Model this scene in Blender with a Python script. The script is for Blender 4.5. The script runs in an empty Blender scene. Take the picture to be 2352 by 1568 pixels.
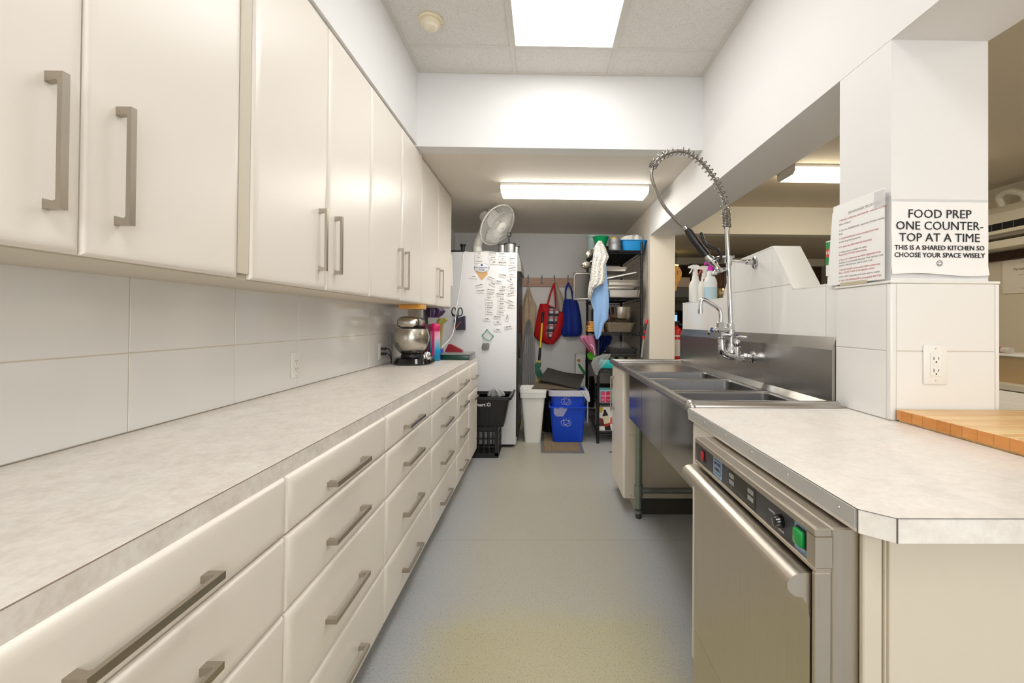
import bpy, bmesh, math, random
from mathutils import Vector, Matrix
random.seed(7)
SC = bpy.context.scene
COL = SC.collection

# ------------------------------------------------------------------ camera
F_PX, EYE = 1030.0, 1.22
YAW, PITCH, ROLL = 0.015, 0.009, 0.008
fw = Vector((math.sin(YAW)*math.cos(PITCH), math.cos(YAW)*math.cos(PITCH), math.sin(PITCH)))
rt = Vector((math.cos(YAW), -math.sin(YAW), 0))
up = rt.cross(fw)
r2 = rt*math.cos(ROLL)+up*math.sin(ROLL)
u2 = -rt*math.sin(ROLL)+up*math.cos(ROLL)
cam_data = bpy.data.cameras.new('camera')
cam = bpy.data.objects.new('camera', cam_data)
COL.objects.link(cam)
cam.matrix_world = Matrix(((r2.x, u2.x, -fw.x, 0), (r2.y, u2.y, -fw.y, 0), (r2.z, u2.z, -fw.z, EYE), (0, 0, 0, 1)))
cam_data.sensor_width = 36
cam_data.lens = 36*F_PX/2352
cam_data.shift_x, cam_data.shift_y = -0.03764, -0.02345
cam_data.clip_start = 0.02
SC.camera = cam

# ------------------------------------------------------------------ world, exposure
world = bpy.data.worlds.new('world')
SC.world = world
world.use_nodes = True
world.node_tree.nodes['Background'].inputs[0].default_value = (1, 0.98, 0.95, 1)
world.node_tree.nodes['Background'].inputs[1].default_value = 0.25
SC.view_settings.view_transform = 'Standard'
SC.view_settings.look = 'None'
SC.view_settings.exposure = 0.0
SC.view_settings.gamma = 1.0
SC.view_settings.use_curve_mapping = False
PANEL_LIGHT = 8.4
WRAP_LIGHT = 15.0      # surface mounted fixtures

# added cool fill lamp, set at a made-up window behind the camera
day = bpy.data.lights.new('added_daylight', 'AREA')
day.shape = 'RECTANGLE'; day.size = 2.5; day.size_y = 1.5
day.energy = 66.0; day.color = (0.97, 0.985, 1.0)
day_o = bpy.data.objects.new('added_daylight', day)
COL.objects.link(day_o)
day_o.location = (0.95, -2.575, 1.65)
day_o.rotation_euler = (math.radians(90), 0, 0)

# ------------------------------------------------------------------ materials
def lin(c):
    c = c/255.0
    return c/12.92 if c <= 0.04045 else ((c+0.055)/1.055)**2.4
def rgb(t):
    return (lin(t[0]), lin(t[1]), lin(t[2]), 1)
MATS = {}
def M(name, col, rough=0.5, metal=0.0, var=0.04, scale=6.0, stretch=(1, 1, 1), bump=0.0, trans=0.0, alpha=1.0, coat=0.0, sub=0.0, rvar=0.08, detail=3.0):
    """plain procedural material: a base colour, slightly varied by noise, and noisy gloss"""
    if name in MATS:
        return MATS[name]
    m = bpy.data.materials.new(name)
    m.use_nodes = True
    nt = m.node_tree
    b = nt.nodes['Principled BSDF']
    tc = nt.nodes.new('ShaderNodeTexCoord')
    mp = nt.nodes.new('ShaderNodeMapping'); mp.inputs['Scale'].default_value = stretch
    nz = nt.nodes.new('ShaderNodeTexNoise'); nz.inputs['Scale'].default_value = scale; nz.inputs['Detail'].default_value = detail
    nt.links.new(tc.outputs['Object'], mp.inputs[0]); nt.links.new(mp.outputs[0], nz.inputs['Vector'])
    c = rgb(col)
    mx = nt.nodes.new('ShaderNodeMix'); mx.data_type = 'RGBA'
    mx.inputs['A'].default_value = tuple(max(0, v*(1-var)) for v in c[:3])+(1,)
    mx.inputs['B'].default_value = tuple(min(1, v*(1+var)) for v in c[:3])+(1,)
    nt.links.new(nz.outputs['Fac'], mx.inputs['Factor'])
    nt.links.new(mx.outputs['Result'], b.inputs['Base Color'])
    mr = nt.nodes.new('ShaderNodeMapRange')
    mr.inputs['To Min'].default_value = max(0.02, rough-rvar); mr.inputs['To Max'].default_value = min(1, rough+rvar)
    nt.links.new(nz.outputs['Fac'], mr.inputs['Value']); nt.links.new(mr.outputs[0], b.inputs['Roughness'])
    b.inputs['Metallic'].default_value = metal
    b.inputs['Transmission Weight'].default_value = trans
    b.inputs['Alpha'].default_value = alpha
    b.inputs['Coat Weight'].default_value = coat
    if sub:
        b.inputs['Subsurface Weight'].default_value = sub
    if bump:
        bp = nt.nodes.new('ShaderNodeBump'); bp.inputs['Strength'].default_value = bump; bp.inputs['Distance'].default_value = 0.004
        nt.links.new(nz.outputs['Fac'], bp.inputs['Height']); nt.links.new(bp.outputs[0], b.inputs['Normal'])
    MATS[name] = m
    return m
def EM(name, col, strength):
    m = bpy.data.materials.new(name); m.use_nodes = True
    nt = m.node_tree
    b = nt.nodes['Principled BSDF']
    b.inputs['Base Color'].default_value = rgb(col)
    b.inputs['Emission Color'].default_value = rgb(col)
    b.inputs['Emission Strength'].default_value = strength
    MATS[name] = m
    return m
def nodes(name):
    m = bpy.data.materials.new(name); m.use_nodes = True
    MATS[name] = m
    return m, m.node_tree, m.node_tree.nodes['Principled BSDF']
def ramp(nt, stops):
    r = nt.nodes.new('ShaderNodeValToRGB')
    e = r.color_ramp.elements
    while len(e) < len(stops): e.new(0.5)
    for i, (p, c) in enumerate(stops):
        e[i].position = p; e[i].color = rgb(c)
    return r
def noise(nt, vec, scale, detail=4, rough=0.6):
    n = nt.nodes.new('ShaderNodeTexNoise'); n.inputs['Scale'].default_value = scale
    n.inputs['Detail'].default_value = detail; n.inputs['Roughness'].default_value = rough
    nt.links.new(vec, n.inputs['Vector']); return n.outputs['Fac']
def mixc(nt, fac, a, b, mode='MIX'):
    m = nt.nodes.new('ShaderNodeMix'); m.data_type = 'RGBA'; m.blend_type = mode
    for k, v in (('Factor', fac), ('A', a), ('B', b)):
        if isinstance(v, (int, float)): m.inputs[k].default_value = v
        elif isinstance(v, tuple): m.inputs[k].default_value = v
        else: nt.links.new(v, m.inputs[k])
    return m.outputs['Result']

wall_paint = M('white wall paint', (233, 232, 231), 0.6, var=0.015, scale=3, rvar=0.05)
warm_lit_white = M('white paint with warm bounce', (231, 223, 210), 0.65, var=0.02, scale=3)  # warm bounced light on alcove ceiling and post mixed into the white
cream_paint = M('cream wall paint', (236, 229, 212), 0.6, var=0.02, scale=3)
tan_paint = M('tan room paint', (214, 202, 178), 0.65, var=0.02, scale=3)
tile_white = M('white glazed tile', (236, 235, 232), 0.10, var=0.012, scale=2, rvar=0.03)
grout = M('pale grout', (202, 196, 187), 0.8, var=0.06, scale=20)
grout_beige = M('beige grout', (208, 199, 182), 0.8, var=0.06, scale=20)
door_cream = M('cream thermofoil', (235, 228, 218), 0.34, var=0.015, scale=2.5, rvar=0.05)
carcass = M('almond melamine', (210, 200, 182), 0.5, var=0.03, scale=5)
nickel = M('brushed nickel', (176, 168, 156), 0.32, 1.0, var=0.06, scale=40, stretch=(1, 1, 12))
nickel_y = M('brushed nickel drawer pull', (176, 168, 156), 0.32, 1.0, var=0.06, scale=40, stretch=(12, 1, 12))
chrome = M('chrome', (205, 205, 206), 0.10, 1.0, var=0.03, scale=10, rvar=0.04)
black_plastic = M('black plastic', (22, 22, 24), 0.35, var=0.1)
black_gloss = M('glossy black enamel', (12, 12, 14), 0.08, var=0.1, coat=0.5)
black_wire = M('black epoxy wire', (20, 19, 20), 0.4, var=0.1, scale=30)
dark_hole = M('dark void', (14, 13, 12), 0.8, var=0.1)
white_plastic = M('white plastic', (238, 237, 232), 0.35, var=0.02)
white_enamel = M('white enamel', (232, 232, 236), 0.30, var=0.015, scale=2)
galv = M('galvanised steel', (150, 158, 152), 0.42, 0.9, var=0.18, scale=14, rvar=0.12)
paper = M('white paper', (244, 243, 242), 0.55, var=0.012, scale=10)
ink_black = M('black ink', (28, 28, 30), 0.7)
ink_grey = M('grey ink', (150, 148, 150), 0.7)
ink_red = M('faded red ink', (200, 120, 126), 0.7)
ink_blue = M('blue ink', (40, 62, 160), 0.7)
ink_white = M('white print', (240, 240, 240), 0.6)
ink_green = M('green print', (40, 140, 70), 0.6)
ink_orange = M('orange print', (222, 150, 60), 0.6)

def steel(name, axis_stretch, col=(178, 172, 162), rough=0.28):
    m, nt, b = nodes(name)
    tc = nt.nodes.new('ShaderNodeTexCoord'); mp = nt.nodes.new('ShaderNodeMapping')
    mp.inputs['Scale'].default_value = axis_stretch
    nt.links.new(tc.outputs['Object'], mp.inputs[0])
    f = noise(nt, mp.outputs[0], 9, 2, 0.5)
    g = noise(nt, tc.outputs['Object'], 2.5, 1, 0.5)
    c = rgb(col)
    base = mixc(nt, f, tuple(v*0.86 for v in c[:3])+(1,), tuple(min(1, v*1.10) for v in c[:3])+(1,))
    base2 = mixc(nt, g, tuple(v*0.90 for v in c[:3])+(1,), tuple(min(1, v*1.07) for v in c[:3])+(1,))
    nt.links.new(mixc(nt, 0.5, base, base2), b.inputs['Base Color'])
    b.inputs['Metallic'].default_value = 1
    mr = nt.nodes.new('ShaderNodeMapRange'); mr.inputs['To Min'].default_value = rough-0.03; mr.inputs['To Max'].default_value = rough+0.05
    nt.links.new(g, mr.inputs['Value']); nt.links.new(mr.outputs[0], b.inputs['Roughness'])
    return m
steel_v = steel('brushed steel vertical grain', (14, 14, 0.8), (204, 196, 184), 0.30)
steel_h = steel('brushed steel along the sink', (10, 0.6, 10), (176, 172, 166), 0.26)
steel_bowl = steel('spun steel', (3, 3, 14), (196, 190, 180), 0.26)
steel_flat = steel('dull sink steel', (4, 4, 4), (150, 149, 148), 0.34)
steel_pan = steel('pan steel', (2, 8, 8), (218, 214, 208), 0.36)
hose_steel = steel('hose steel', (4, 4, 4), (150, 146, 140), 0.28)

# mottled laminate of the worktops
def laminate(name, lighter):
    m, nt, b = nodes(name)
    tc = nt.nodes.new('ShaderNodeTexCoord'); v = tc.outputs['Object']
    a = noise(nt, v, 5.5, 5, 0.62); c = noise(nt, v, 16, 5, 0.7); d = noise(nt, v, 70, 3, 0.6)
    k = lighter
    r1 = ramp(nt, [(0.30, (209+k, 203+k, 195+k)), (0.46, (228+k, 221+k, 211+k)), (0.58, (223+k, 211+k, 202+k)), (0.72, (236+k, 232+k, 225+k))])
    nt.links.new(a, r1.inputs[0])
    r2_ = ramp(nt, [(0.34, (203+k, 195+k, 187+k)), (0.50, (230, 224, 216)), (0.66, (243, 240, 234))])
    nt.links.new(c, r2_.inputs[0])
    r3 = ramp(nt, [(0.38, (218+k, 211+k, 203+k)), (0.58, (244, 242, 238))])
    nt.links.new(d, r3.inputs[0])
    x = mixc(nt, 0.45, r1.outputs[0], r2_.outputs[0]); x = mixc(nt, 0.25, x, r3.outputs[0])
    nt.links.new(x, b.inputs['Base Color'])
    b.inputs['Roughness'].default_value = 0.32
    return m
laminate_left = laminate('mottled beige laminate', -3)
laminate_right = laminate('mottled white laminate', 6)

# speckled vinyl floor, yellowed and worn along the walking lane
m, nt, b = nodes('speckled vinyl')
tc = nt.nodes.new('ShaderNodeTexCoord'); v = tc.outputs['Object']
sep = nt.nodes.new('ShaderNodeSeparateXYZ'); nt.links.new(v, sep.inputs[0])
sp = noise(nt, v, 170, 2, 0.5); sp2 = noise(nt, v, 420, 1, 0.5)
big = noise(nt, v, 1.6, 4, 0.6); mid = noise(nt, v, 6, 4, 0.6)
def mathn(op, a, bb):
    n = nt.nodes.new('ShaderNodeMath'); n.operation = op
    for i, q in enumerate((a, bb)):
        if isinstance(q, (int, float)): n.inputs[i].default_value = q
        else: nt.links.new(q, n.inputs[i])
    return n.outputs[0]
def mrange(val, a, bb, smooth=True):
    n = nt.nodes.new('ShaderNodeMapRange'); n.interpolation_type = 'SMOOTHSTEP' if smooth else 'LINEAR'
    n.inputs['From Min'].default_value = a; n.inputs['From Max'].default_value = bb
    nt.links.new(val, n.inputs['Value']); return n.outputs[0]
ax = mathn('ABSOLUTE', mathn('ADD', mathn('SUBTRACT', sep.outputs['X'], 0.02), mathn('MULTIPLY', mathn('SUBTRACT', big, 0.5), 0.25)), 0)
lane = mrange(ax, 0.56, 0.26)
yy = mathn('ADD', sep.outputs['Y'], mathn('MULTIPLY', mathn('SUBTRACT', mid, 0.5), 0.3))
yel = mathn('MULTIPLY', mrange(yy, 2.0, 1.75), lane)
edge_c = rgb((184, 186, 188)); lane_c = rgb((188, 184, 170)); yel_c = rgb((192, 185, 152))
cc = mixc(nt, lane, edge_c, lane_c)
cc = mixc(nt, yel, cc, yel_c)
dk = ramp(nt, [(0.30, (150, 148, 140)), (0.44, (250, 250, 250))]); nt.links.new(sp, dk.inputs[0])
cc = mixc(nt, 0.55, cc, dk.outputs[0], 'MULTIPLY')
dk2 = ramp(nt, [(0.35, (196, 196, 192)), (0.65, (255, 255, 255))]); nt.links.new(sp2, dk2.inputs[0])
cc = mixc(nt, 0.6, cc, dk2.outputs[0], 'MULTIPLY')
dirt = mrange(mid, 0.62, 0.75)
cc = mixc(nt, mathn('MULTIPLY', dirt, 0.18), cc, rgb((150, 142, 122)))
nt.links.new(cc, b.inputs['Base Color'])
b.inputs['Roughness'].default_value = 0.42
vinyl = m

# mineral fibre ceiling tile
m, nt, b = nodes('mineral ceiling tile')
tc = nt.nodes.new('ShaderNodeTexCoord')
f = noise(nt, tc.outputs['Object'], 130, 3, 0.7)
r = ramp(nt, [(0.32, (214, 210, 204)), (0.55, (232, 229, 224))]); nt.links.new(f, r.inputs[0])
nt.links.new(r.outputs[0], b.inputs['Base Color']); b.inputs['Roughness'].default_value = 0.9
bp = nt.nodes.new('ShaderNodeBump'); bp.inputs['Strength'].default_value = 0.25; bp.inputs['Distance'].default_value = 0.002
nt.links.new(f, bp.inputs['Height']); nt.links.new(bp.outputs[0], b.inputs['Normal'])
ceil_tile = m
grid_paint = M('ceiling grid paint', (220, 217, 210), 0.5, var=0.03, scale=12)

# butcher block
def wood(name, c1, c2, c3, scale, rough=0.4, stretch=(1, 10, 10)):
    m, nt, b = nodes(name)
    tc = nt.nodes.new('ShaderNodeTexCoord'); mp = nt.nodes.new('ShaderNodeMapping'); mp.inputs['Scale'].default_value = stretch
    nt.links.new(tc.outputs['Object'], mp.inputs[0])
    f = noise(nt, mp.outputs[0], scale, 6, 0.65)
    r = ramp(nt, [(0.3, c1), (0.5, c2), (0.7, c3)]); nt.links.new(f, r.inputs[0])
    nt.links.new(r.outputs[0], b.inputs['Base Color']); b.inputs['Roughness'].default_value = rough
    return m
butcher = wood('maple butcher block', (214, 160, 92), (228, 182, 116), (238, 200, 140), 3)
butcher_end = wood('maple end grain', (190, 118, 50), (206, 136, 64), (222, 156, 84), 5, 0.5, (1, 1, 3))
oak = wood('oak rail', (168, 132, 112), (190, 152, 130), (206, 170, 146), 3, 0.5)
orange_wood = wood('varnished pine', (206, 140, 50), (222, 158, 66), (232, 172, 84), 3, 0.35, (1, 1, 6))
dark_wood = wood('dark walnut', (52, 34, 22), (66, 44, 28), (84, 56, 34), 3, 0.5)
panel_emit = EM('lit troffer lens', (255, 254, 252), PANEL_LIGHT)
warm_emit = EM('lit warm wraparound lens', (255, 240, 214), 13.0)
wrap_emit = EM('lit wraparound lens', (255, 250, 240), WRAP_LIGHT)

# ------------------------------------------------------------------ mesh helpers
class MB:
    """collects faces of one mesh"""
    def __init__(self):
        self.bm = bmesh.new()
    def add(self, verts, faces):
        vs = [self.bm.verts.new(p) for p in verts]
        for f in faces:
            try: self.bm.faces.new([vs[i] for i in f])
            except ValueError: pass
        return self
    def box(self, x0, x1, y0, y1, z0, z1, bevel=0.0, seg=2, mat=None):
        t = bmesh.new()
        x0, x1 = min(x0, x1), max(x0, x1); y0, y1 = min(y0, y1), max(y0, y1); z0, z1 = min(z0, z1), max(z0, z1)
        bmesh.ops.create_cube(t, size=1)
        for q in t.verts:
            q.co = Vector((x0 if q.co.x < 0 else x1, y0 if q.co.y < 0 else y1, z0 if q.co.z < 0 else z1))
        if bevel:
            bevel = min(bevel, 0.49*min(x1-x0, y1-y0, z1-z0))
            bmesh.ops.bevel(t, geom=t.edges[:], offset=bevel, segments=seg, affect='EDGES', profile=0.5)
        if mat is not None: bmesh.ops.transform(t, matrix=mat, verts=t.verts)
        self.merge(t); return self
    def merge(self, t):
        t.verts.index_update()
        vs = [self.bm.verts.new(q.co) for q in t.verts]
        for f in t.faces:
            try: self.bm.faces.new([vs[q.index] for q in f.verts])
            except ValueError: pass
        t.free()
    def rings(self, rings, cap0=True, cap1=True, closed=True):
        n = len(rings[0]); vs = [[self.bm.verts.new(p) for p in r_] for r_ in rings]
        m_ = n if closed else n-1
        for a, c in zip(vs, vs[1:]):
            for i in range(m_):
                j = (i+1) % n
                try: self.bm.faces.new((a[i], a[j], c[j], c[i]))
                except ValueError: pass
        if cap0: self.bm.faces.new(list(reversed(vs[0])))
        if cap1: self.bm.faces.new(vs[-1])
        return self
    def cyl(self, p0, p1, r0, r1=None, seg=16, cap=True):
        p0, p1 = Vector(p0), Vector(p1); r1 = r0 if r1 is None else r1
        d = (p1-p0).normalized(); a = d.orthogonal().normalized(); c = d.cross(a)
        R = lambda p, r_: [p+(a*math.cos(2*math.pi*i/seg)+c*math.sin(2*math.pi*i/seg))*r_ for i in range(seg)]
        return self.rings([R(p0, r0), R(p1, r1)], cap, cap)
    def tube(self, pts, r, seg=10, cap=True, closed=False):
        pts = [Vector(p) for p in pts]; n = len(pts); rad = r if isinstance(r, (list, tuple)) else [r]*n
        T = []
        for i in range(n):
            if closed: t = pts[(i+1) % n]-pts[i-1]
            else: t = pts[min(i+1, n-1)]-pts[max(i-1, 0)]
            T.append(t.normalized())
        a = T[0].orthogonal().normalized(); rings = []
        for i in range(n):
            a = (a-T[i]*a.dot(T[i]))
            a = a.normalized() if a.length > 1e-6 else T[i].orthogonal().normalized()
            c = T[i].cross(a)
            rings.append([pts[i]+(a*math.cos(2*math.pi*k/seg)+c*math.sin(2*math.pi*k/seg))*rad[i] for k in range(seg)])
        if closed:
            rings.append(rings[0]); cap = False
        return self.rings(rings, cap, cap)
    def lathe(self, prof, c, seg=28, axis=(0, 0, 1), sx=1.0, sy=1.0, cap0=True, cap1=True, super_=0.0):
        c = Vector(c); d = Vector(axis).normalized()
        if abs(d.z) > 0.999: a, e = Vector((1, 0, 0)), Vector((0, 1, 0))
        elif abs(d.y) > 0.999: a, e = Vector((1, 0, 0)), Vector((0, 0, 1))
        else:
            a = d.orthogonal().normalized(); e = d.cross(a)
        rings = []
        for r_, h in prof:
            ring = []
            for i in range(seg):
                t = 2*math.pi*i/seg; ct, st = math.cos(t), math.sin(t)
                if super_:
                    ct = math.copysign(abs(ct)**super_, ct); st = math.copysign(abs(st)**super_, st)
                ring.append(c+a*(ct*r_*sx)+e*(st*r_*sy)+d*h)
            rings.append(ring)
        return self.rings(rings, cap0, cap1)
    def prism(self, poly, origin, U, V, W, depth):
        """polygon in the U,V plane extruded along W"""
        o, U, V, W = Vector(origin), Vector(U), Vector(V), Vector(W)
        a = [o+U*p[0]+V*p[1] for p in poly]; c = [q+W*depth for q in a]; n = len(poly)
        vs = [self.bm.verts.new(q) for q in a+c]
        self.bm.faces.new(vs[:n][::-1]); self.bm.faces.new(vs[n:])
        for i in range(n): self.bm.faces.new((vs[i], vs[(i+1) % n], vs[n+(i+1) % n], vs[n+i]))
        return self
    def panel(self, o, U, V, W, w, h, loops):
        """rectangular front with a shaped edge; loops are (inset, depth along W)"""
        o, U, V, W = Vector(o), Vector(U), Vector(V), Vector(W)
        rings = []
        for ins, d in loops:
            rings.append([o+U*a+V*c+W*d for a, c in ((ins, ins), (w-ins, ins), (w-ins, h-ins), (ins, h-ins))])
        return self.rings(rings)
    def cloth(self, rows, y0, bulge=0.02, fold=0.006, nfold=4, nu=14, thick=0.006, phase=0.0, axis='y'):
        """a hanging closed cloth body: rows of (z, left, right[, extra depth])"""
        front, back = [], []
        for row in rows:
            z, xl, xr = row[:3]; ex = row[3] if len(row) > 3 else 0
            fr, bk = [], []
            for i in range(nu+1):
                u = i/nu; x = xl+(xr-xl)*u
                env = math.sqrt(max(0.0, 1-(2*u-1)**2))
                d = (bulge+ex)*env+fold*math.sin(u*nfold*2*math.pi+phase+z*3)*env
                d = max(d, 0)
                if axis == 'y':
                    fr.append(Vector((x, y0-thick-d, z))); bk.append(Vector((x, y0+0.2*d, z)))
                else:
                    fr.append(Vector((y0-thick-d, x, z))); bk.append(Vector((y0, x, z)))
            front.append(fr); back.append(bk)
        rings = [f_+b_[::-1] for f_, b_ in zip(front, back)]
        return self.rings(rings)
    def text(self, s, mat, size=0.02, extrude=0.0004, align='CENTER', bold=0.0):
        cu = bpy.data.curves.new('lettering', 'FONT'); cu.body = s; cu.size = size; cu.extrude = extrude
        cu.align_x = align; cu.align_y = 'CENTER'; cu.resolution_u = 2; cu.offset = bold
        ob = bpy.data.objects.new('lettering', cu); COL.objects.link(ob)
        me = bpy.data.meshes.new_from_object(ob.evaluated_get(bpy.context.evaluated_depsgraph_get()))
        t = bmesh.new(); t.from_mesh(me)
        bmesh.ops.transform(t, matrix=mat, verts=t.verts)
        self.merge(t)
        bpy.data.objects.remove(ob); bpy.data.curves.remove(cu); bpy.data.meshes.remove(me)
        return self
    def xform(self, mat):
        bmesh.ops.transform(self.bm, matrix=mat, verts=self.bm.verts); return self
    def mesh(self, name, mat, smooth=True, angle=35):
        bmesh.ops.recalc_face_normals(self.bm, faces=self.bm.faces[:])
        me = bpy.data.meshes.new(name); self.bm.to_mesh(me); self.bm.free()
        if mat: me.materials.append(mat)
        if smooth and len(me.polygons):
            me.shade_smooth(); me.set_sharp_from_angle(angle=math.radians(angle))
        return me

def frame(o, U, V):
    """matrix: local x -> U, local y -> V"""
    U, V = Vector(U).normalized(), Vector(V).normalized(); W = U.cross(V)
    return Matrix(((U.x, V.x, W.x, o[0]), (U.y, V.y, W.y, o[1]), (U.z, V.z, W.z, o[2]), (0, 0, 0, 1)))
FACE_CAM = lambda x, y, z: frame((x, y, z), (1, 0, 0), (0, 0, 1))       # reads from -Y
FACE_LEFT = lambda x, y, z: frame((x, y, z), (0, -1, 0), (0, 0, 1))     # reads from -X

def tag(o, label=None, cat=None, group=None, kind=None):
    if label: o['label'] = label
    if cat: o['category'] = cat
    if group: o['group'] = group
    if kind: o['kind'] = kind
    return o
def thing(name, label, cat, loc=(0, 0, 0), group=None, rot=None):
    o = bpy.data.objects.new(name, None); COL.objects.link(o)
    o.empty_display_size = 0.05
    o.location = loc
    if rot: o.rotation_euler = rot
    return tag(o, label, cat, group)
def base_of(p):
    v_ = Vector((0, 0, 0))
    while p is not None:
        v_ += p.location; p = p.parent
    return v_
def part(name, mb, mat, parent, smooth=True, label=None, local=False, kind=None, angle=35):
    me = mb.mesh(name, mat, smooth, angle) if isinstance(mb, MB) else mb
    if not local: me.transform(Matrix.Translation(-base_of(parent)))
    o = bpy.data.objects.new(name, me); COL.objects.link(o); o.parent = parent
    if label: o['label'] = label
    if kind: o['kind'] = kind
    return o
def solo(name, mb, mat, label, cat, group=None, smooth=True, kind=None, angle=35):
    me = mb.mesh(name, mat, smooth, angle)
    xs = [q.co for q in me.vertices]
    c = Vector(((min(p.x for p in xs)+max(p.x for p in xs))/2, (min(p.y for p in xs)+max(p.y for p in xs))/2, min(p.z for p in xs)))
    me.transform(Matrix.Translation(-c))
    o = bpy.data.objects.new(name, me); COL.objects.link(o); o.location = c
    return tag(o, label, cat, group, kind)
def struct(name, mb, mat, label=None, smooth=False, parent=None):
    me = mb.mesh(name, mat, smooth)
    o = bpy.data.objects.new(name, me); COL.objects.link(o)
    if parent: o.parent = parent
    else:
        o['kind'] = 'structure'
        if label: o['label'] = label
    return o
def copy_tree(o, parent=None):
    c = o.copy(); COL.objects.link(c); c.parent = parent
    for ch in list(o.children): copy_tree(ch, c)
    return c
def link_mesh(name, me, parent, loc=(0, 0, 0)):
    o = bpy.data.objects.new(name, me); COL.objects.link(o); o.parent = parent; o.location = loc
    return o
def clip(poly, axis, val, keep_less):
    out = []
    for i in range(len(poly)):
        a, c = poly[i], poly[(i+1) % len(poly)]
        ia = (a[axis] <= val) == keep_less or a[axis] == val
        ic = (c[axis] <= val) == keep_less or c[axis] == val
        if ia: out.append(a)
        if ia != ic:
            t = (val-a[axis])/(c[axis]-a[axis]); out.append(tuple(a[k]+(c[k]-a[k])*t for k in range(2)))
    return out
def spline(pts, n=8):
    """Catmull-Rom through the points"""
    P = [Vector(p) for p in pts]; P = [P[0]*2-P[1]]+P+[P[-1]*2-P[-2]]; out = []
    for i in range(1, len(P)-2):
        for k in range(n):
            t = k/n
            out.append(0.5*((2*P[i])+(P[i+1]-P[i-1])*t+(2*P[i-1]-5*P[i]+4*P[i+1]-P[i+2])*t*t+(3*P[i]-P[i-1]-3*P[i+1]+P[i+2])*t**3))
    out.append(P[-2]); return out
X, Y, Z = Vector((1, 0, 0)), Vector((0, 1, 0)), Vector((0, 0, 1))

# ================================================================== the room shell
LW, CF, RW, BW = -1.17, -0.855, 1.054, 5.89     # left wall, cabinet fronts, right wall, alcove back wall
CEIL, LOW = 2.87, 2.375
RR, RC = 4.06, 2.45                              # far right wall and ceiling of the room beyond the opening
NEAR = -2.6

fl = struct('floor', MB().box(LW-0.1, RR+0.1, NEAR-0.1, 7.1, -0.06, -0.004), grout, 'speckled grey-beige vinyl floor of the kitchen')
for y0, y1 in ((NEAR, 2.5145), (2.5165, 7.0)):
    struct('vinyl_sheet', MB().box(LW, RR, y0, y1, -0.004, 0.0), vinyl, parent=fl)

wl = struct('wall_left', MB().box(LW-0.12, LW, NEAR, BW, 0, CEIL+0.05), wall_paint, 'white painted left wall behind the cabinets')
struct('grout_bed', MB().box(LW, LW+0.0098, NEAR+0.2, 4.28, 0.86, 1.40), grout_beige, parent=wl)
tile_me = MB().box(LW+0.004, LW+0.011, 0.0015, 0.4280, 0.0015, 0.2205, 0.0012, 1).mesh('tile', tile_white)
for k in range(-2, 8):
    for z in (0.9005, 1.1225):
        link_mesh('tile', tile_me, wl, (0, 0.414+0.4295*k, z))

struct('wall_bulkhead_left', MB().box(LW, CF+0.005, NEAR, 2.98, 2.385, CEIL), wall_paint, 'white bulkhead above the upper cabinets')
struct('wall_bulkhead_back', MB().box(LW, RW, 2.98, 3.10, LOW, CEIL+0.05), wall_paint, 'white bulkhead face over the back alcove')
struct('ceiling_alcove', MB().box(LW-0.12, RW+0.302, 3.10, BW+0.12, LOW, LOW+0.08), warm_lit_white, 'low painted ceiling of the back alcove')
struct('wall_back', MB().box(LW-0.12, RW+0.302, BW, BW+0.12, 0, LOW), wall_paint, 'white back wall of the alcove with the coat rail')
struct('wall_right_post', MB().box(RW, 1.305, 4.45, BW, 0, LOW), warm_lit_white, 'white end post and side wall of the alcove')
struct('wall_right_header', MB().box(RW, 1.356, NEAR, 4.45, 2.09, CEIL+0.05), wall_paint, 'white header beam over the serving opening')
struct('baseboard_back', MB().box(-0.2, RW, BW-0.012, BW, 0, 0.09), white_plastic, 'white baseboard along the back wall')
struct('baseboard_right', MB().box(RW-0.012, RW, 4.46, BW-0.012, 0, 0.09), white_plastic, 'white baseboard beside the wire rack')
wn = struct('wall_near', MB().box(LW-0.12, -0.3, NEAR-0.12, NEAR, 0, CEIL+0.05).box(2.2, RR+0.12, NEAR-0.12, NEAR, 0, CEIL+0.05).box(-0.3, 2.2, NEAR-0.12, NEAR, 0, 0.9).box(-0.3, 2.2, NEAR-0.12, NEAR, 2.4, CEIL+0.05), wall_paint, 'white wall with an added window behind the camera')
w1 = struct('added_window_1', MB().box(-0.3, -0.25, NEAR-0.10, NEAR-0.04, 0.9, 2.4).box(2.15, 2.2, NEAR-0.10, NEAR-0.04, 0.9, 2.4).box(-0.25, 2.15, NEAR-0.10, NEAR-0.04, 0.9, 0.95).box(-0.25, 2.15, NEAR-0.10, NEAR-0.04, 2.35, 2.4).box(0.93, 0.98, NEAR-0.10, NEAR-0.04, 0.95, 2.35), white_plastic, 'white framed window added behind the camera')  # unseen window, added to bring cool light onto the pillar front
for a_, c_ in ((-0.25, 0.93), (0.98, 2.15)):
    struct('pane', MB().box(a_, c_, NEAR-0.075, NEAR-0.069, 0.95, 2.35), M('window glass', (235, 240, 242), 0.05, alpha=0.2), parent=w1)

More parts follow.
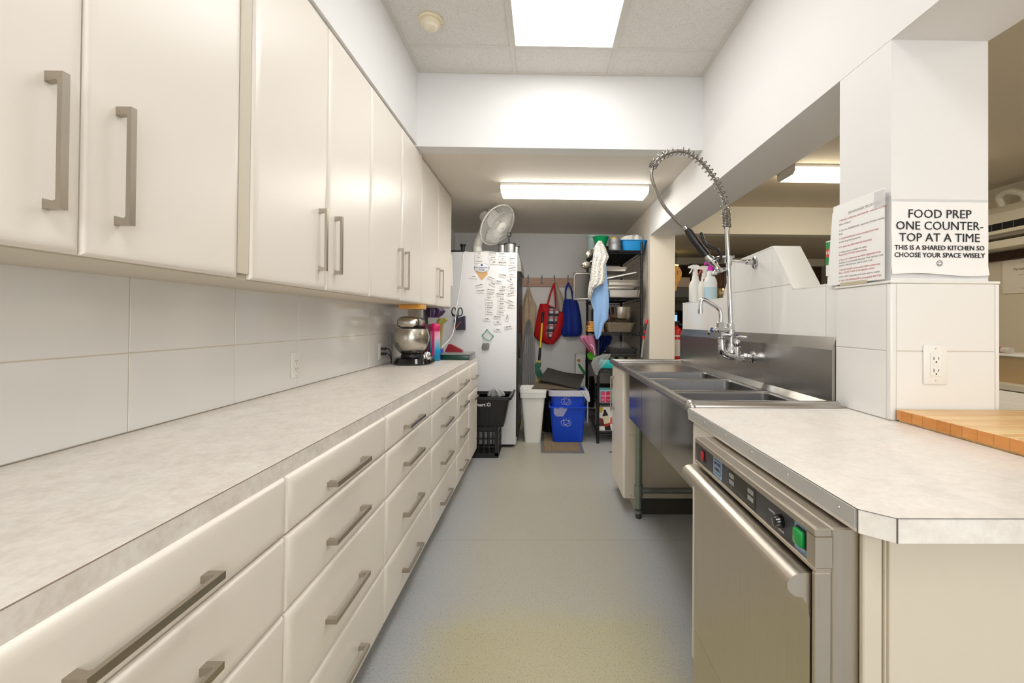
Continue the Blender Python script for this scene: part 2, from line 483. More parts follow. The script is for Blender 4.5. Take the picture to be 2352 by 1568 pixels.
# suspended ceiling
ce = struct('ceiling', MB().box(CF, RW, NEAR, 2.98, CEIL+0.03, CEIL+0.08), ceil_tile, 'suspended ceiling of white mineral tiles')
xs = (CF+0.005, -0.205, 0.42, RW); ys = (2.98, 2.69, 1.47, 0.25, -0.97, -2.19, NEAR)
LIGHT_CELLS = [(1, 1), (1, 3)]
for i in range(3):
    for j in range(6):
        if (i, j) in LIGHT_CELLS: continue
        t_ = struct('ceiling_tile', MB().box(xs[i]+0.004, xs[i+1]-0.004, ys[j+1]+0.004, ys[j]-0.004, CEIL+0.002, CEIL+0.014), ceil_tile, parent=ce)
for x in xs[1:3]:
    struct('grid_bar', MB().box(x-0.012, x+0.012, NEAR, 2.98, CEIL-0.004, CEIL+0.03), grid_paint, parent=ce)
for y in ys[1:-1]:
    struct('grid_bar', MB().box(CF+0.005, RW, y-0.011, y+0.011, CEIL-0.0032, CEIL+0.03), grid_paint, parent=ce)
for a in ((CF+0.005, CF+0.028, NEAR, 2.98), (RW-0.023, RW, NEAR, 2.98)):
    struct('wall_angle', MB().box(*a, CEIL-0.005, CEIL+0.01), grid_paint, parent=ce)
struct('wall_angle', MB().box(CF+0.028, RW-0.023, 2.958, 2.98, CEIL-0.005, CEIL+0.01), grid_paint, parent=ce)
for n_, (y0, y1, lab) in enumerate(((1.47, 2.69, 'bright recessed ceiling light panel in the tiled ceiling'), (-0.97, 0.25, 'added unseen ceiling light panel behind the camera'))):  # second panel is unseen, added to light the room from behind
    t = thing('ceiling_light', lab, 'ceiling light', (0.1075, (y0+y1)/2, CEIL-0.01), 'recessed light panels in the tiled ceiling')
    f = MB()
    x0, x1 = -0.193, 0.408
    for q in ((x0, x0+0.012, y0+0.011, y1-0.011), (x1-0.012, x1, y0+0.011, y1-0.011), (x0+0.012, x1-0.012, y0+0.011, y0+0.024), (x0+0.012, x1-0.012, y1-0.024, y1-0.011)):
        f.box(*q, CEIL-0.006, CEIL+0.02)
    part('frame', f, grid_paint, t, False)
    part('lens', MB().box(x0+0.012, x1-0.012, y0+0.024, y1-0.024, CEIL-0.002, CEIL+0.01), panel_emit, t, False, 'glowing white lens')
# smoke detector
t = thing('smoke_detector', 'round cream smoke detector on the ceiling tile', 'smoke detector', (-0.634, 2.455, CEIL))
part('mounting_ring', MB().lathe([(0.066, 0), (0.068, -0.008), (0.064, -0.016)], (-0.634, 2.455, CEIL+0.001)), M('aged cream plastic', (236, 224, 194), 0.5), t)
part('sensor_dome', MB().lathe([(0.05, -0.014), (0.052, -0.03), (0.04, -0.036), (0.036, -0.05), (0.026, -0.056), (0.010, -0.058)], (-0.634, 2.455, CEIL+0.001)), M('cream plastic', (240, 230, 206), 0.45), t)

# pillar with its tiled foot
pl = struct('wall_pillar', MB().box(RW+0.001, 1.356, 1.348, 1.585, 0.90, 2.09), wall_paint, 'white square pillar between the two openings')
RWT, PF = RW, 1.34
g = MB().box(RW-0.0088, 1.372, 1.3352, 1.588, 0.90, 1.3435); struct('grout_bed', g, grout, parent=pl)
for z0, z1 in ((0.932, 1.1375), (1.1405, 1.343)):
    struct('tile', MB().box(RW-0.010, RW-0.003, 1.353, 1.587, z0, z1, 0.0012, 1), tile_white, parent=pl, smooth=True)
    struct('tile', MB().box(1.063, 1.362, 1.334, 1.343, z0, z1, 0.0012, 1), tile_white, parent=pl, smooth=True)
struct('corner_trim', MB().box(RW-0.011, 1.061, 1.333, 1.351, 0.932, 1.343, 0.003, 2), tile_white, parent=pl, smooth=True)
struct('corner_trim', MB().box(1.364, 1.376, 1.333, 1.351, 0.932, 1.343, 0.003, 2), tile_white, parent=pl, smooth=True)
struct('cap_trim', MB().box(RW-0.013, 1.378, 1.331, 1.590, 1.344, 1.352, 0.002, 1), white_plastic, parent=pl, smooth=True)

# knee wall behind the sink, with its raised tiled hump
HUMP = [(1.588, 0.0), (3.38, 0.0), (3.38, 1.362), (2.615, 1.362), (2.485, 1.552), (2.04, 1.570), (1.875, 1.362), (1.588, 1.362)]
kw = struct('wall_knee', MB().prism(HUMP, (RW+0.008, 0, 0), Y, Z, X, 0.108), wall_paint, 'low tiled wall with a raised hump behind the sink')
struct('grout_bed', MB().prism([(1.588, 1.10), (3.38, 1.10)]+HUMP[2:], (RW-0.0018, 0, 0), Y, Z, X, 0.0095), grout, parent=kw)
ycuts = (1.588, 1.655, 2.05, 2.455, 2.86, 3.265, 3.38)
for z0, z1 in ((1.10, 1.165), (1.165, 1.3865), (1.3865, 1.60)):
    for y0, y1 in zip(ycuts, ycuts[1:]):
        p = [(1.588, 1.0), (3.38, 1.0)]+HUMP[2:]
        p = clip(p, 0, y0+0.0015, False)
        if len(p) > 2: p = clip(p, 0, y1-0.0015, True)
        if len(p) > 2: p = clip(p, 1, z0+0.0015, False)
        if len(p) > 2: p = clip(p, 1, z1-0.0015, True)
        if len(p) < 3: continue
        ar = abs(sum(p[i][0]*p[(i+1) % len(p)][1]-p[(i+1) % len(p)][0]*p[i][1] for i in range(len(p))))/2
        if ar < 2e-4: continue
        struct('tile', MB().prism(p, (RW-0.003, 0, 0), Y, Z, X, 0.007), tile_white, parent=kw)
capm = MB()
top = HUMP[2:]
for a, c in zip(top, top[1:]):
    d = Vector((c[0]-a[0], c[1]-a[1])); n2 = Vector((d.y, -d.x)).normalized()
    if n2.y < 0: n2 = -n2
    capm.prism([a, c, (c[0]+n2.x*0.006, c[1]+n2.y*0.006), (a[0]+n2.x*0.006, a[1]+n2.y*0.006)], (RW-0.004, 0, 0), Y, Z, X, 0.124)
struct('cap_trim', capm, white_plastic, parent=kw)

# the room seen through the openings
struct('ceiling_far_room', MB().box(1.356, RR+0.1, NEAR, 4.70, RC, RC+0.08), tan_paint, 'cream ceiling of the room beyond the openings')
struct('wall_far_room_right', MB().box(RR, RR+0.12, NEAR, 7.0, 0, RC+0.05), tan_paint, 'cream right wall of the room beyond the openings')
struct('trim_1', MB().box(1.356, RR, 4.70, 4.84, 2.16, RC+0.05), cream_paint, 'cream beam crossing the far room ceiling')
struct('ceiling_passage', MB().box(1.305, RR, 4.84, 7.0, 2.16, 2.22), tan_paint, 'lower ceiling beyond the cream beam')
wf = struct('wall_far_room_back', MB().box(1.305, RR, 6.5, 6.62, 0, 2.16), dark_wood, 'dark wall at the back of the far room')
struct('crown_moulding', MB().box(1.305, RR, 6.42, 6.5, 2.05, 2.16, 0.01), tan_paint, parent=wf)
struct('trim_2', MB().box(1.385, 1.42, 4.98, 5.06, 0, 2.10, 0.004), cream_paint, 'cream door jamb behind the alcove post')

# surface mounted fixtures
def wrap_light(label, x0, x1, y0, y1, zc, em=None):
    t = thing('wraparound_light', label, 'ceiling light', ((x0+x1)/2, (y0+y1)/2, zc-0.075))
    part('housing', MB().box(x0-0.004, x1+0.004, y0-0.006, y1+0.006, zc-0.022, zc, 0.003, 1), white_plastic, t)
    ymid, hw = (y0+y1)/2, (y1-y0)/2
    pr = [(-hw, -0.020), (-hw, -0.046), (-hw+0.03, -0.070), (hw-0.03, -0.070), (hw, -0.046), (hw, -0.020)]
    part('lens', MB().prism(pr, (x0, ymid, zc), Y, Z, X, x1-x0), em or wrap_emit, t, False, 'glowing white lens')
    for xe in (x0-0.004, x1):
        part('end_cap', MB().prism([(p[0]*1.02, p[1]*1.01) for p in pr], (xe, ymid, zc), Y, Z, X, 0.004), white_plastic, t, False)
wrap_light('glowing fluorescent fixture on the low alcove ceiling', -0.368, 0.872, 3.74, 4.00, LOW)
wrap_light('glowing fluorescent fixture seen through the serving opening', 1.93, 3.17, 3.42, 3.68, RC, warm_emit)
wrap_light('unseen extra fluorescent fixture in the far room near the camera', 2.3, 3.54, 0.3, 0.56, RC, warm_emit)  # outside the view, put in as more light for the far room

# ================================================================== left run of cabinets
EDGE = [(0, 0), (0, 0.008), (0.003, 0.0125), (0.008, 0.0160), (0.015, 0.0180), (0.023, 0.019), (0.026, 0.019)]
def pull_mesh(length, vertical):
    """square bar pull with block feet, local: along = length, out = +X"""
    L = length/2
    prof = [(-L, 0), (-L, 0.031), (L, 0.031), (L, 0), (L-0.018, 0), (L-0.014, 0.018), (L-0.016, 0.0225), (-L+0.016, 0.0225), (-L+0.014, 0.018), (-L+0.018, 0)]
    mb = MB()
    if vertical: mb.prism(prof, (0, -0.0065, 0), Z, X, Y, 0.013)
    else: mb.prism(prof, (0, 0, -0.0065), Y, X, Z, 0.013)
    return mb.mesh('handle', nickel if vertical else nickel_y, False)
pull_v, pull_h = pull_mesh(0.236, True), pull_mesh(0.236, False)
pull_l = pull_mesh(0.236, False)
DF = -0.577
ordn = ['first', 'second', 'third', 'fourth', 'fifth']
mods = [(-0.33, 0.35), (0.35, 1.03), (1.03, 1.672), (1.672, 2.342), (2.342, 3.03), (3.03, 3.50), (3.50, 3.95)]
labs = ['cream drawer cabinet beside the camera at the very near end', 'nearest cream drawer cabinet under the left worktop, cut by the frame',
        'second cream four-drawer cabinet from the camera, left side', 'third cream four-drawer cabinet from the camera, left side',
        'fourth cream four-drawer cabinet from the camera, left side', 'narrow cream four-drawer cabinet next to the door cabinet',
        'narrow cream cabinet with one drawer over a door beside the crates']
rows = [(0.731, 0.862), (0.555, 0.7275), (0.311, 0.5515), (0.096, 0.3075)]
for i, (y0, y1) in enumerate(mods):
    t = thing('base_cabinet', labs[i], 'cabinet', (-0.86, (y0+y1)/2, 0), 'cream base cabinets along the left wall')
    bodym = MB().box(LW+0.012, DF-0.019, y0+0.0008, y1-0.0008, 0.096, 0.862).box(LW+0.012, DF-0.075, y0+0.0008, y1-0.0008, 0.0, 0.0955)
    part('body', bodym, carcass, t, False)
    if i < 6:
        for z0, z1 in rows:
            d = part('drawer', MB().panel((DF-0.0185, y0+0.0018, z0), Y, Z, X, y1-y0-0.0036, z1-z0, EDGE), door_cream, t, angle=24)
            link_mesh('handle', pull_h, d, Vector((DF-0.0002, (y0+y1)/2-0.02, (z0+z1)/2-0.018))-base_of(t))
    else:
        d = part('drawer', MB().panel((DF-0.0185, y0+0.0018, 0.645), Y, Z, X, y1-y0-0.0036, 0.862-0.645, EDGE), door_cream, t, angle=24)
        link_mesh('handle', pull_h, d, Vector((DF-0.0002, (y0+y1)/2, 0.755))-base_of(t))
        d = part('door', MB().panel((DF-0.0185, y0+0.0018, 0.096), Y, Z, X, y1-y0-0.0036, 0.641-0.096, EDGE), door_cream, t, angle=24)
        link_mesh('handle', pull_h, d, Vector((DF-0.0002, (y0+y1)/2, 0.585))-base_of(t))

t = thing('worktop', 'long mottled beige laminate worktop along the left wall', 'worktop', (-0.88, 1.8, 0.862))
part('slab', MB().box(LW+0.012, -0.592, -0.35, 3.965, 0.8625, 0.9), laminate_left, t, False)
part('edge_band', MB().box(-0.592, -0.5895, -0.35, 3.965, 0.8625, 0.8995), laminate_left, t, False)
part('seam_line', MB().box(-0.5921, -0.5893, -0.35, 3.965, 0.8997, 0.9002), M('dark laminate core', (134, 116, 100), 0.7), t, False, 'thin dark laminate seam')
part('caulk_line', MB().box(LW+0.0105, LW+0.014, -0.35, 3.965, 0.9, 0.9012), M('dirty caulk', (140, 126, 108), 0.8, var=0.5, scale=9), t, False, 'dirty caulk joint')

# upper cabinets
ups = [(-0.50, [(-0.498, -0.052), (-0.048, 0.398)], 0.40, 'upper cabinet beside the camera, outside the left edge'),
       (0.40, [(0.402, 0.842), (0.846, 1.270)], 1.325, 'nearest cream upper cabinet with two tall doors'),
       (1.325, [(1.327, 1.776), (1.780, 2.213)], 2.217, 'second cream upper cabinet from the camera'),
       (2.217, [(2.219, 2.692), (2.696, 3.135)], 3.139, 'third cream upper cabinet from the camera'),
       (3.139, [(3.141, 3.655), (3.659, 4.165)], 4.18, 'farthest cream upper cabinet, before the fridge')]
for y0, drs, y1, lab in ups:
    top_ = 2.383 if y0 < 3 else 2.372
    t = thing('upper_cabinet', lab, 'cabinet', (-1.0, (y0+y1)/2, 1.333), 'cream upper cabinets on the left wall')
    part('body', MB().box(LW+0.0115, CF-0.0195, y0+0.0008, y1-0.0008, 1.333, top_-0.001), carcass, t, False)
    for k, (a, c) in enumerate(drs):
        fx = CF if y0 < 3 else CF-0.006
        d = part('door', MB().panel((fx-0.019, a, 1.336), Y, Z, X, c-a, top_-0.006-1.336, EDGE), door_cream, t, angle=24)
        hy = c-0.062 if k == 0 else a+0.062
        link_mesh('handle', pull_v, d, Vector((fx-0.0002, hy, 1.523))-base_of(t))
    if y0 == 0.40:
        part('filler', MB().box(CF-0.019, CF-0.008, 1.274, 1.322, 1.350, top_-0.004, 0.001, 1), carcass, t, False)

# ================================================================== right run
RT = 0.930                                          # worktop height on the right
t = thing('corner_worktop', 'mottled white laminate worktop with a clipped corner', 'worktop', (0.8, 1.1, 0.9))
poly = [(0.494, 1.520), (0.494, 0.698), (0.530, 0.664), (2.04, 0.664), (2.04, 2.35), (1.40, 2.35), (1.40, 1.595), (1.378, 1.595), (1.378, 1.331), (RW-0.012, 1.331), (RW-0.012, 1.520)]
part('slab', MB().prism(poly, (0, 0, 0.893), X, Y, Z, RT-0.893), laminate_right, t, False)
dark_core = M('dark laminate core right', (96, 90, 86), 0.7)
sl = MB()
for a, c in (((0.494, 1.520), (0.494, 0.698)), ((0.494, 0.698), (0.530, 0.664)), ((0.530, 0.664), (2.04, 0.664))):
    d = Vector((c[0]-a[0], c[1]-a[1], 0)).normalized(); nrm = Vector((d.y, -d.x, 0))
    if nrm.x > 0.2 or nrm.y > 0.2: nrm = -nrm
    sl.prism([(0, 0), (Vector((c[0]-a[0], c[1]-a[1], 0)).length, 0), (Vector((c[0]-a[0], c[1]-a[1], 0)).length, 0.0008), (0, 0.0008)], (a[0], a[1], RT-0.0003), d, Z, nrm, 0.0008)
for p in ((0.494, 0.698), (0.530, 0.664)):
    sl.box(p[0]-0.0008, p[0]+0.0008, p[1]-0.0008, p[1]+0.0008, 0.893, RT-0.0005)
part('seam_line', sl, dark_core, t, False, 'thin dark laminate seam')
st = part('metal_strip', MB().box(0.4915, 0.4939, 0.701, 1.518, 0.900, RT-0.0008, 0.0006, 1), M('anodised aluminium', (190, 190, 188), 0.45, 0.25, var=0.06, scale=10), t, False, 'screwed grey metal edge strip')
for k in range(6):
    part('screw', MB().lathe([(0.0034, 0), (0.003, 0.001), (0.0012, 0.0015)], (0.4915, 0.740+0.155*k, 0.916), 10, (-1, 0, 0)), chrome, st)

t = thing('corner_cabinet', 'cream end cabinet under the clipped white worktop', 'cabinet', (1.2, 1.1, 0))
part('body', MB().box(0.545, 2.0, 0.708, 0.722, 0.0, 0.8925).box(1.9, 2.0, 0.722, 1.3, 0, 0.8925), carcass, t, False)
part('corner_post', MB().box(0.513, 0.544, 0.711, 0.722, 0.0, 0.8925, 0.002, 1), carcass, t)
part('cover_panel', MB().box(0.548, 2.0, 0.702, 0.708, 0.0, 0.8922, 0.001, 1), carcass, t, False)
t = thing('filler_cabinet', 'slim cream door cabinet between sink and dishwasher', 'cabinet', (0.75, 1.43, 0))
part('body', MB().box(0.522, 1.03, 1.315, 1.515, 0.096, 0.8925).box(0.58, 1.03, 1.315, 1.515, 0.0, 0.0955), carcass, t, False)
d = part('door', MB().panel((0.5215, 1.513, 0.096), -Y, Z, -X, 0.196, 0.79, EDGE), door_cream, t, angle=24)
link_mesh('handle', pull_v, d, Vector((0.5028, 1.335, 0.74))-base_of(t)).rotation_euler = (0, 0, math.pi)

# butcher block board lying on the worktop in front of the pillar
t = thing('butcher_block', 'thick maple butcher block lying in front of the pillar', 'cutting board', (1.3, 1.0, RT))
bl = random.Random(3)
y = 0.74; k = 0
part('base_lip', MB().box(1.062, 1.86, 0.742, 1.326, RT+0.0003, RT+0.006, 0.001, 1), butcher, t, False)
tones = [wood('maple strip tone %d' % q, (222-4*q, 178-5*q, 118-3*q), (234-3*q, 196-4*q, 140-3*q), (242-2*q, 212-3*q, 162-3*q), 3) for q in range(3)]
ends = [wood('maple end tone %d' % q, (186+9*q, 114+9*q, 48+8*q), (202+8*q, 132+8*q, 62+8*q), (218+6*q, 150+8*q, 80+8*q), 6, 0.5, (1, 1, 3)) for q in range(3)]
while y < 1.325:
    w = min(bl.choice((0.032, 0.040, 0.046, 0.036)), 1.326-y)
    if w < 0.012: break
    q = bl.randrange(3)
    s_ = part('strip', MB().box(1.056, 1.86, y+0.0002, y+w-0.0002, RT+0.006, RT+0.036, 0.0012, 1), tones[q], t, False)
    part('end_face', MB().box(1.0552, 1.0562, y+0.001, y+w-0.001, RT+0.0075, RT+0.0345), ends[bl.randrange(3)], s_, False)
    y += w

# ------------------------------------------------------------------ dishwasher
DX, D0, D1, DT = 0.442, 0.722, 1.300, 0.888
t = thing('dishwasher', 'stainless undercounter commercial dishwasher with a green start button', 'dishwasher', (0.75, 1.0, 0))
part('housing', MB().box(DX+0.028, 1.02, D0+0.002, D1, 0.06, 0.888, 0.003, 1), steel_v, t)
fr = MB()
fr.box(DX, DX+0.028, D0, D1, 0.874, DT, 0.002, 1).box(DX, DX+0.028, D0, D1, 0.816, 0.825, 0.002, 1)
fr.box(DX, DX+0.028, D0, D0+0.024, 0.825, 0.874).box(DX, DX+0.028, D1-0.008, D1, 0.825, 0.874)
part('control_frame', fr, steel_v, t, False)
cp = part('control_panel', MB().box(DX+0.007, DX+0.020, D0+0.024, D1-0.008, 0.825, 0.874), M('slate control film', (66, 68, 74), 0.45, var=0.06, scale=30), t, False)
XF = DX+0.0068
def on_panel(name, y, z, w, h, mat, thick=0.0006, bev=0.0, label=None):
    return part(name, MB().box(XF-thick, XF, y-w/2, y+w/2, z-h/2, z+h/2, bev, 2), mat, cp, bool(bev), label)
lb = M('pale blue film', (140, 170, 204), 0.5)
on_panel('switch_bezel', 1.2475, 0.849, 0.026, 0.030, black_plastic, 0.0015)
on_panel('power_switch', 1.2475, 0.849, 0.016, 0.024, M('red rocker', (196, 22, 24), 0.3), 0.006, 0.002, 'red power switch')
on_panel('logo_plate', 1.146, 0.8495, 0.056, 0.0485, lb)
on_panel('logo_frame', 1.146, 0.8495, 0.040, 0.036, M('navy print', (48, 56, 74), 0.6), 0.0009)
on_panel('logo_field', 1.146, 0.8495, 0.036, 0.032, lb, 0.0011)
part('lettering', MB().text('MOYER', FACE_LEFT(XF-0.0013, 1.146, 0.857), 0.0105, 0.0002, bold=0.0002).text('DIEBEL', FACE_LEFT(XF-0.0013, 1.146, 0.843), 0.0105, 0.0002, bold=0.0002), ink_black, cp, False)
on_panel('display_window', 1.010, 0.849, 0.135, 0.044, M('smoked window', (52, 50, 42), 0.15), 0.0008)
for yy_ in (1.060, 0.962):
    for zz in (0.857, 0.842):
        on_panel('indicator', yy_, zz, 0.026, 0.0095, M('grey legend', (172, 172, 172), 0.5), 0.0014)
part('lettering', MB().text('WASH', FACE_LEFT(XF-0.0016, 1.060, 0.857), 0.006, 0.0001).text('RINSE', FACE_LEFT(XF-0.0016, 1.060, 0.842), 0.006, 0.0001)
     .text('LOW', FACE_LEFT(XF-0.0016, 0.962, 0.857), 0.006, 0.0001).text('FILL', FACE_LEFT(XF-0.0016, 0.962, 0.842), 0.006, 0.0001), ink_grey, cp, False)
part('lettering', MB().text('NORMAL', FACE_LEFT(XF-0.0004, 0.872, 0.853), 0.006, 0.0001).text('DELIME', FACE_LEFT(XF-0.0004, 0.838, 0.831), 0.006, 0.0001), ink_white, cp, False)
kn = part('selector_knob', MB().lathe([(0.0125, 0), (0.012, 0.006), (0.009, 0.014), (0.005, 0.0155)], (XF, 0.838, 0.849), 20, (-1, 0, 0)), black_gloss, cp)
on_panel('button_plate', 0.770, 0.8495, 0.046, 0.0485, lb)
on_panel('button_bezel', 0.768, 0.852, 0.033, 0.031, black_plastic, 0.004, 0.001)
on_panel('start_button', 0.770, 0.8512, 0.027, 0.027, M('green push button', (10, 158, 72), 0.3), 0.011, 0.003, 'green start button')
part('lettering', MB().text('START', FACE_LEFT(XF-0.0008, 0.770, 0.831), 0.006, 0.0001), ink_white, cp, False)
# rolled door
pr = [(DX, 0.809)]
for a in range(0, 11):
    th = math.radians(90-a*18); pr.append((DX-0.012-0.026*math.cos(math.radians(-90+a*18)), 0.789+0.020*math.sin(th)))
pr += [(DX-0.004, 0.755), (DX-0.0005, 0.735), (DX-0.0005, 0.338), (DX+0.02, 0.338), (DX+0.02, 0.809)]
dd = part('door', MB().prism(pr, (0, D0+0.014, 0), X, Z, Y, D1-D0-0.014), steel_v, t, angle=40)
part('door_seal', MB().box(DX+0.008, DX+0.027, D0+0.0102, D0+0.0135, 0.10, 0.815), dark_hole, t, False)
part('side_post', MB().box(DX+0.0005, DX+0.027, D0+0.0015, D0+0.0098, 0.06, 0.8155, 0.001, 1), steel_v, t)
part('lower_panel', MB().box(DX-0.0005, DX+0.02, D0+0.014, D1, 0.075, 0.334, 0.0015, 1), steel_v, t)
for q in (D0+0.06, D1-0.06): part('foot', MB().cyl((0.52, q, 0), (0.52, q, 0.062), 0.017), black_plastic, t)

# ------------------------------------------------------------------ three-bowl sink
S0, S1, SXF, SXB = 1.590, 3.36, 0.500, 1.038
t = thing('sink', 'long three-bowl stainless sink with drainboard and tall backsplash', 'sink', (0.78, 2.45, 0))
BZ, RIM = 0.918, 0.944
bowls = [(1.640, 1.955), (1.990, 2.365), (2.400, 2.715)]
bx0, bx1 = 0.535, 0.985
dk_ = MB()
e = 0.0015
dk_.box(SXF+0.02, bx0, 1.555, S1-0.01, BZ-e, BZ).box(bx1, SXB, 1.555, S1-0.01, BZ-e, BZ)
yc = [1.555]+[q for b_ in bowls for q in b_]+[S1-0.01]
for a, c in zip(yc[0::2], yc[1::2]): dk_.box(bx0, bx1, a, c, BZ-e, BZ)
part('deck', dk_, steel_h, t, False)
rm = MB()
rm.tube([(1.022, 1.546, 0.931), (SXF+0.012, 1.546, 0.931)], 0.0215, 16)
part('rolled_rim', rm, steel_h, t)
rm = MB().tube([(SXF+0.012, 1.546, 0.931), (SXF+0.012, 1.62, RIM-0.014), (SXF+0.010, S1, RIM-0.016)], [0.0215, 0.018, 0.016], 16)
rm.lathe([(0.002, -0.0235), (0.012, -0.020), (0.0205, -0.010), (0.0235, 0), (0.0205, 0.010), (0.012, 0.020), (0.002, 0.0235)], (SXF+0.012, 1.546, 0.931), 16)
part('rolled_rim', rm, steel_h, t)
rm = MB().tube([(SXF+0.010, S1, RIM-0.012), (SXB, S1, RIM-0.012)], 0.012, 14)
rm.box(SXF+0.02, SXB, S1-0.020, S1-0.010, BZ, RIM-0.012).tube([(SXF+0.03, S1-0.05, BZ+0.004), (SXB-0.01, S1-0.05, BZ+0.004)], 0.006, 10)
part('rolled_rim', rm, steel_h, t)
for k, (a, c) in enumerate(bowls):
    bw = MB(); r_ = 0.03
    def rr(ins, z, rad):
        out = []
        for cx, cy, st_ in ((bx1-ins-rad, c-ins-rad, 0), (bx0+ins+rad, c-ins-rad, 90), (bx0+ins+rad, a+ins+rad, 180), (bx1-ins-rad, a+ins+rad, 270)):
            for q in range(5):
                th = math.radians(st_+q*22.5); out.append(Vector((cx+rad*math.cos(th), cy+rad*math.sin(th), z)))
        return out
    bw.rings([rr(-0.001, BZ+0.0008, 0.012), rr(0.004, BZ-0.006, r_), rr(0.006, 0.70, r_), rr(0.03, 0.652, r_), rr(0.10, 0.648, r_)], False, True)
    o_ = part('bowl', bw, steel_flat, t)
    part('drain', MB().lathe([(0.044, 0), (0.044, 0.004), (0.034, 0.002), (0.001, 0.001)], ((bx0+bx1)/2, (a+c)/2, 0.649), 20), chrome, o_)
    part('partition_lip', MB().box(bx0, bx1+0.005, c+0.001, c+0.034, BZ, BZ+0.003, 0.001, 1), steel_h, o_)
ap = MB()
for a, c in ((1.530, 1.972), (1.975, 2.382), (2.385, 2.725)):
    part('apron', MB().prism([(a, 0.640), (c, 0.640), (c, BZ-0.012), (a, BZ-0.012)], (0.524, 0, 0), Y, Z, X, 0.008), steel('polished apron', (1, 1, 1), (170, 166, 164), 0.13) if 'polished apron' not in MATS else MATS['polished apron'], t, False)
part('bowl_base', MB().box(0.533, 0.99, 1.61, 2.724, 0.636, 0.646), steel_flat, t, False)
bsx = SXB-0.002
part('backsplash', MB().prism([(bsx, BZ-0.01), (bsx-0.004, BZ+0.01), (bsx-0.004, 1.126), (RW-0.0055, 1.172), (RW-0.0045, 1.172), (RW-0.0045, BZ-0.01)], (0, S0, 0), X, Z, Y, S1-S0+0.02), steel_h, t, False)
part('cove', MB().prism([(bsx-0.03, BZ), (bsx-0.004, BZ), (bsx-0.004, BZ+0.022)], (0, S0+0.03, 0), X, Z, Y, S1-S0-0.05), steel_h, t, False)
gl = M('green galvanised pipe', (140, 154, 142), 0.42, 0.8, var=0.2, scale=14)
for lx, ly in ((0.60, 2.80), (0.98, 2.80), (0.60, 1.68), (0.98, 1.68)):
    lg = part('leg', MB().cyl((lx, ly, 0.03), (lx, ly, 0.64 if ly < 2.7 else BZ-0.003), 0.0205, seg=18), gl, t)
    part('foot', MB().lathe([(0.012, 0), (0.020, 0.008), (0.018, 0.045), (0.0225, 0.05), (0.0225, 0.06)], (lx, ly, 0.0), 16), M('dark pipe foot', (84, 88, 84), 0.5, 0.7), lg)
    part('collar', MB().cyl((lx, ly, 0.135), (lx, ly, 0.205), 0.0265, seg=18), galv, lg)
part('stretcher', MB().cyl((0.60, 2.80, 0.170), (0.98, 2.80, 0.170), 0.018, seg=16), galv, t)
part('stretcher', MB().cyl((0.98, 1.68, 0.170), (0.98, 2.80, 0.170), 0.018, seg=16), galv, t)

# cabinet under the drainboard
t = thing('sink_cabinet', 'cream door cabinet under the far sink drainboard', 'cabinet', (0.78, 3.1, 0))
part('body', MB().box(0.528, 1.03, 2.855, 3.32, 0.10, 0.912).box(0.60, 1.03, 2.86, 3.30, 0.0, 0.0995), carcass, t, False)
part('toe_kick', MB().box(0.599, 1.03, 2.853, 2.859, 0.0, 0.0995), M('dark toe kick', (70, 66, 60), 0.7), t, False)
d = part('door', MB().panel((0.5275, 3.318, 0.10), -Y, Z, -X, 0.46, 0.805, EDGE), door_cream, t, angle=24)
link_mesh('handle', pull_v, d, Vector((0.5088, 3.20, 0.715))-base_of(t)).rotation_euler = (0, 0, math.pi)
t_ = MB()
for q in ((0.578, 0.50), (0.556, 0.50), (0.58, 0.113), (0.567, 0.115)): t_.lathe([(0.003, 0), (0.002, 0.0015)], (q[0], 2.855, q[1]), 8, (0, -1, 0))
part('screw', t_, M('screw bronze', (110, 84, 58), 0.4, 0.8), t)
# ================================================================== pre-rinse faucet over the sink
FY = 2.20
t = thing('spray_faucet', 'chrome pre-rinse spray faucet with spring hose and swing spout', 'faucet', (0.93, FY, 1.04))
bd = MB()
bd.lathe([(0.030, 0), (0.030, 0.006), (0.022, 0.010), (0.017, 0.012), (0.017, 0.03)], (RW-0.0215, FY, 1.050), 20, (-1, 0, 0))
part('wall_flange', bd, chrome, t)
part('hex_nut', MB().lathe([(0.021, 0), (0.021, 0.022)], (1.006, FY, 1.050), 6, (-1, 0, 0)).lathe([(0.0165, 0), (0.0165, 0.028)], (0.986, FY, 1.050), 18, (-1, 0, 0)), chrome, t, False)
part('valve_body', MB().tube([(0.965, FY, 1.050), (0.935, FY, 1.055), (0.905, FY, 1.062), (0.885, FY, 1.075), (0.878, FY, 1.095), (0.877, FY, 1.125)], [0.020, 0.020, 0.020, 0.020, 0.019, 0.017], 16), chrome, t)
for x_, z0, z1, hc in ((0.953, 1.06, 1.142, ink_blue), (0.877, 1.12, 1.152, M('red index', (190, 40, 44), 0.4))):
    v_ = part('valve_stem', MB().lathe([(0.019, 0), (0.019, (z1-z0)*0.5), (0.013, (z1-z0)*0.55), (0.016, (z1-z0)*0.7), (0.016, (z1-z0)*0.85), (0.009, z1-z0)], (x_, FY, z0), 18), chrome, t)
    part('lever', MB().tube([(x_, FY, z1+0.008), (x_+0.02, FY-0.012, z1+0.010), (x_+0.038, FY-0.026, z1+0.006)], [0.010, 0.007, 0.0085], 12), chrome, v_)
    part('index_cap', MB().lathe([(0.008, 0), (0.006, 0.003)], (x_, FY, z1+0.017), 12), hc, v_)
part('riser', MB().tube([(0.925, FY, 1.06), (0.924, FY, 1.20), (0.910, FY, 1.50), (0.901, FY, 1.70)], 0.0115, 16), chrome, t)
part('riser_nut', MB().lathe([(0.021, 0), (0.021, 0.02), (0.016, 0.03), (0.016, 0.045)], (0.925, FY, 1.072), 18), chrome, t)
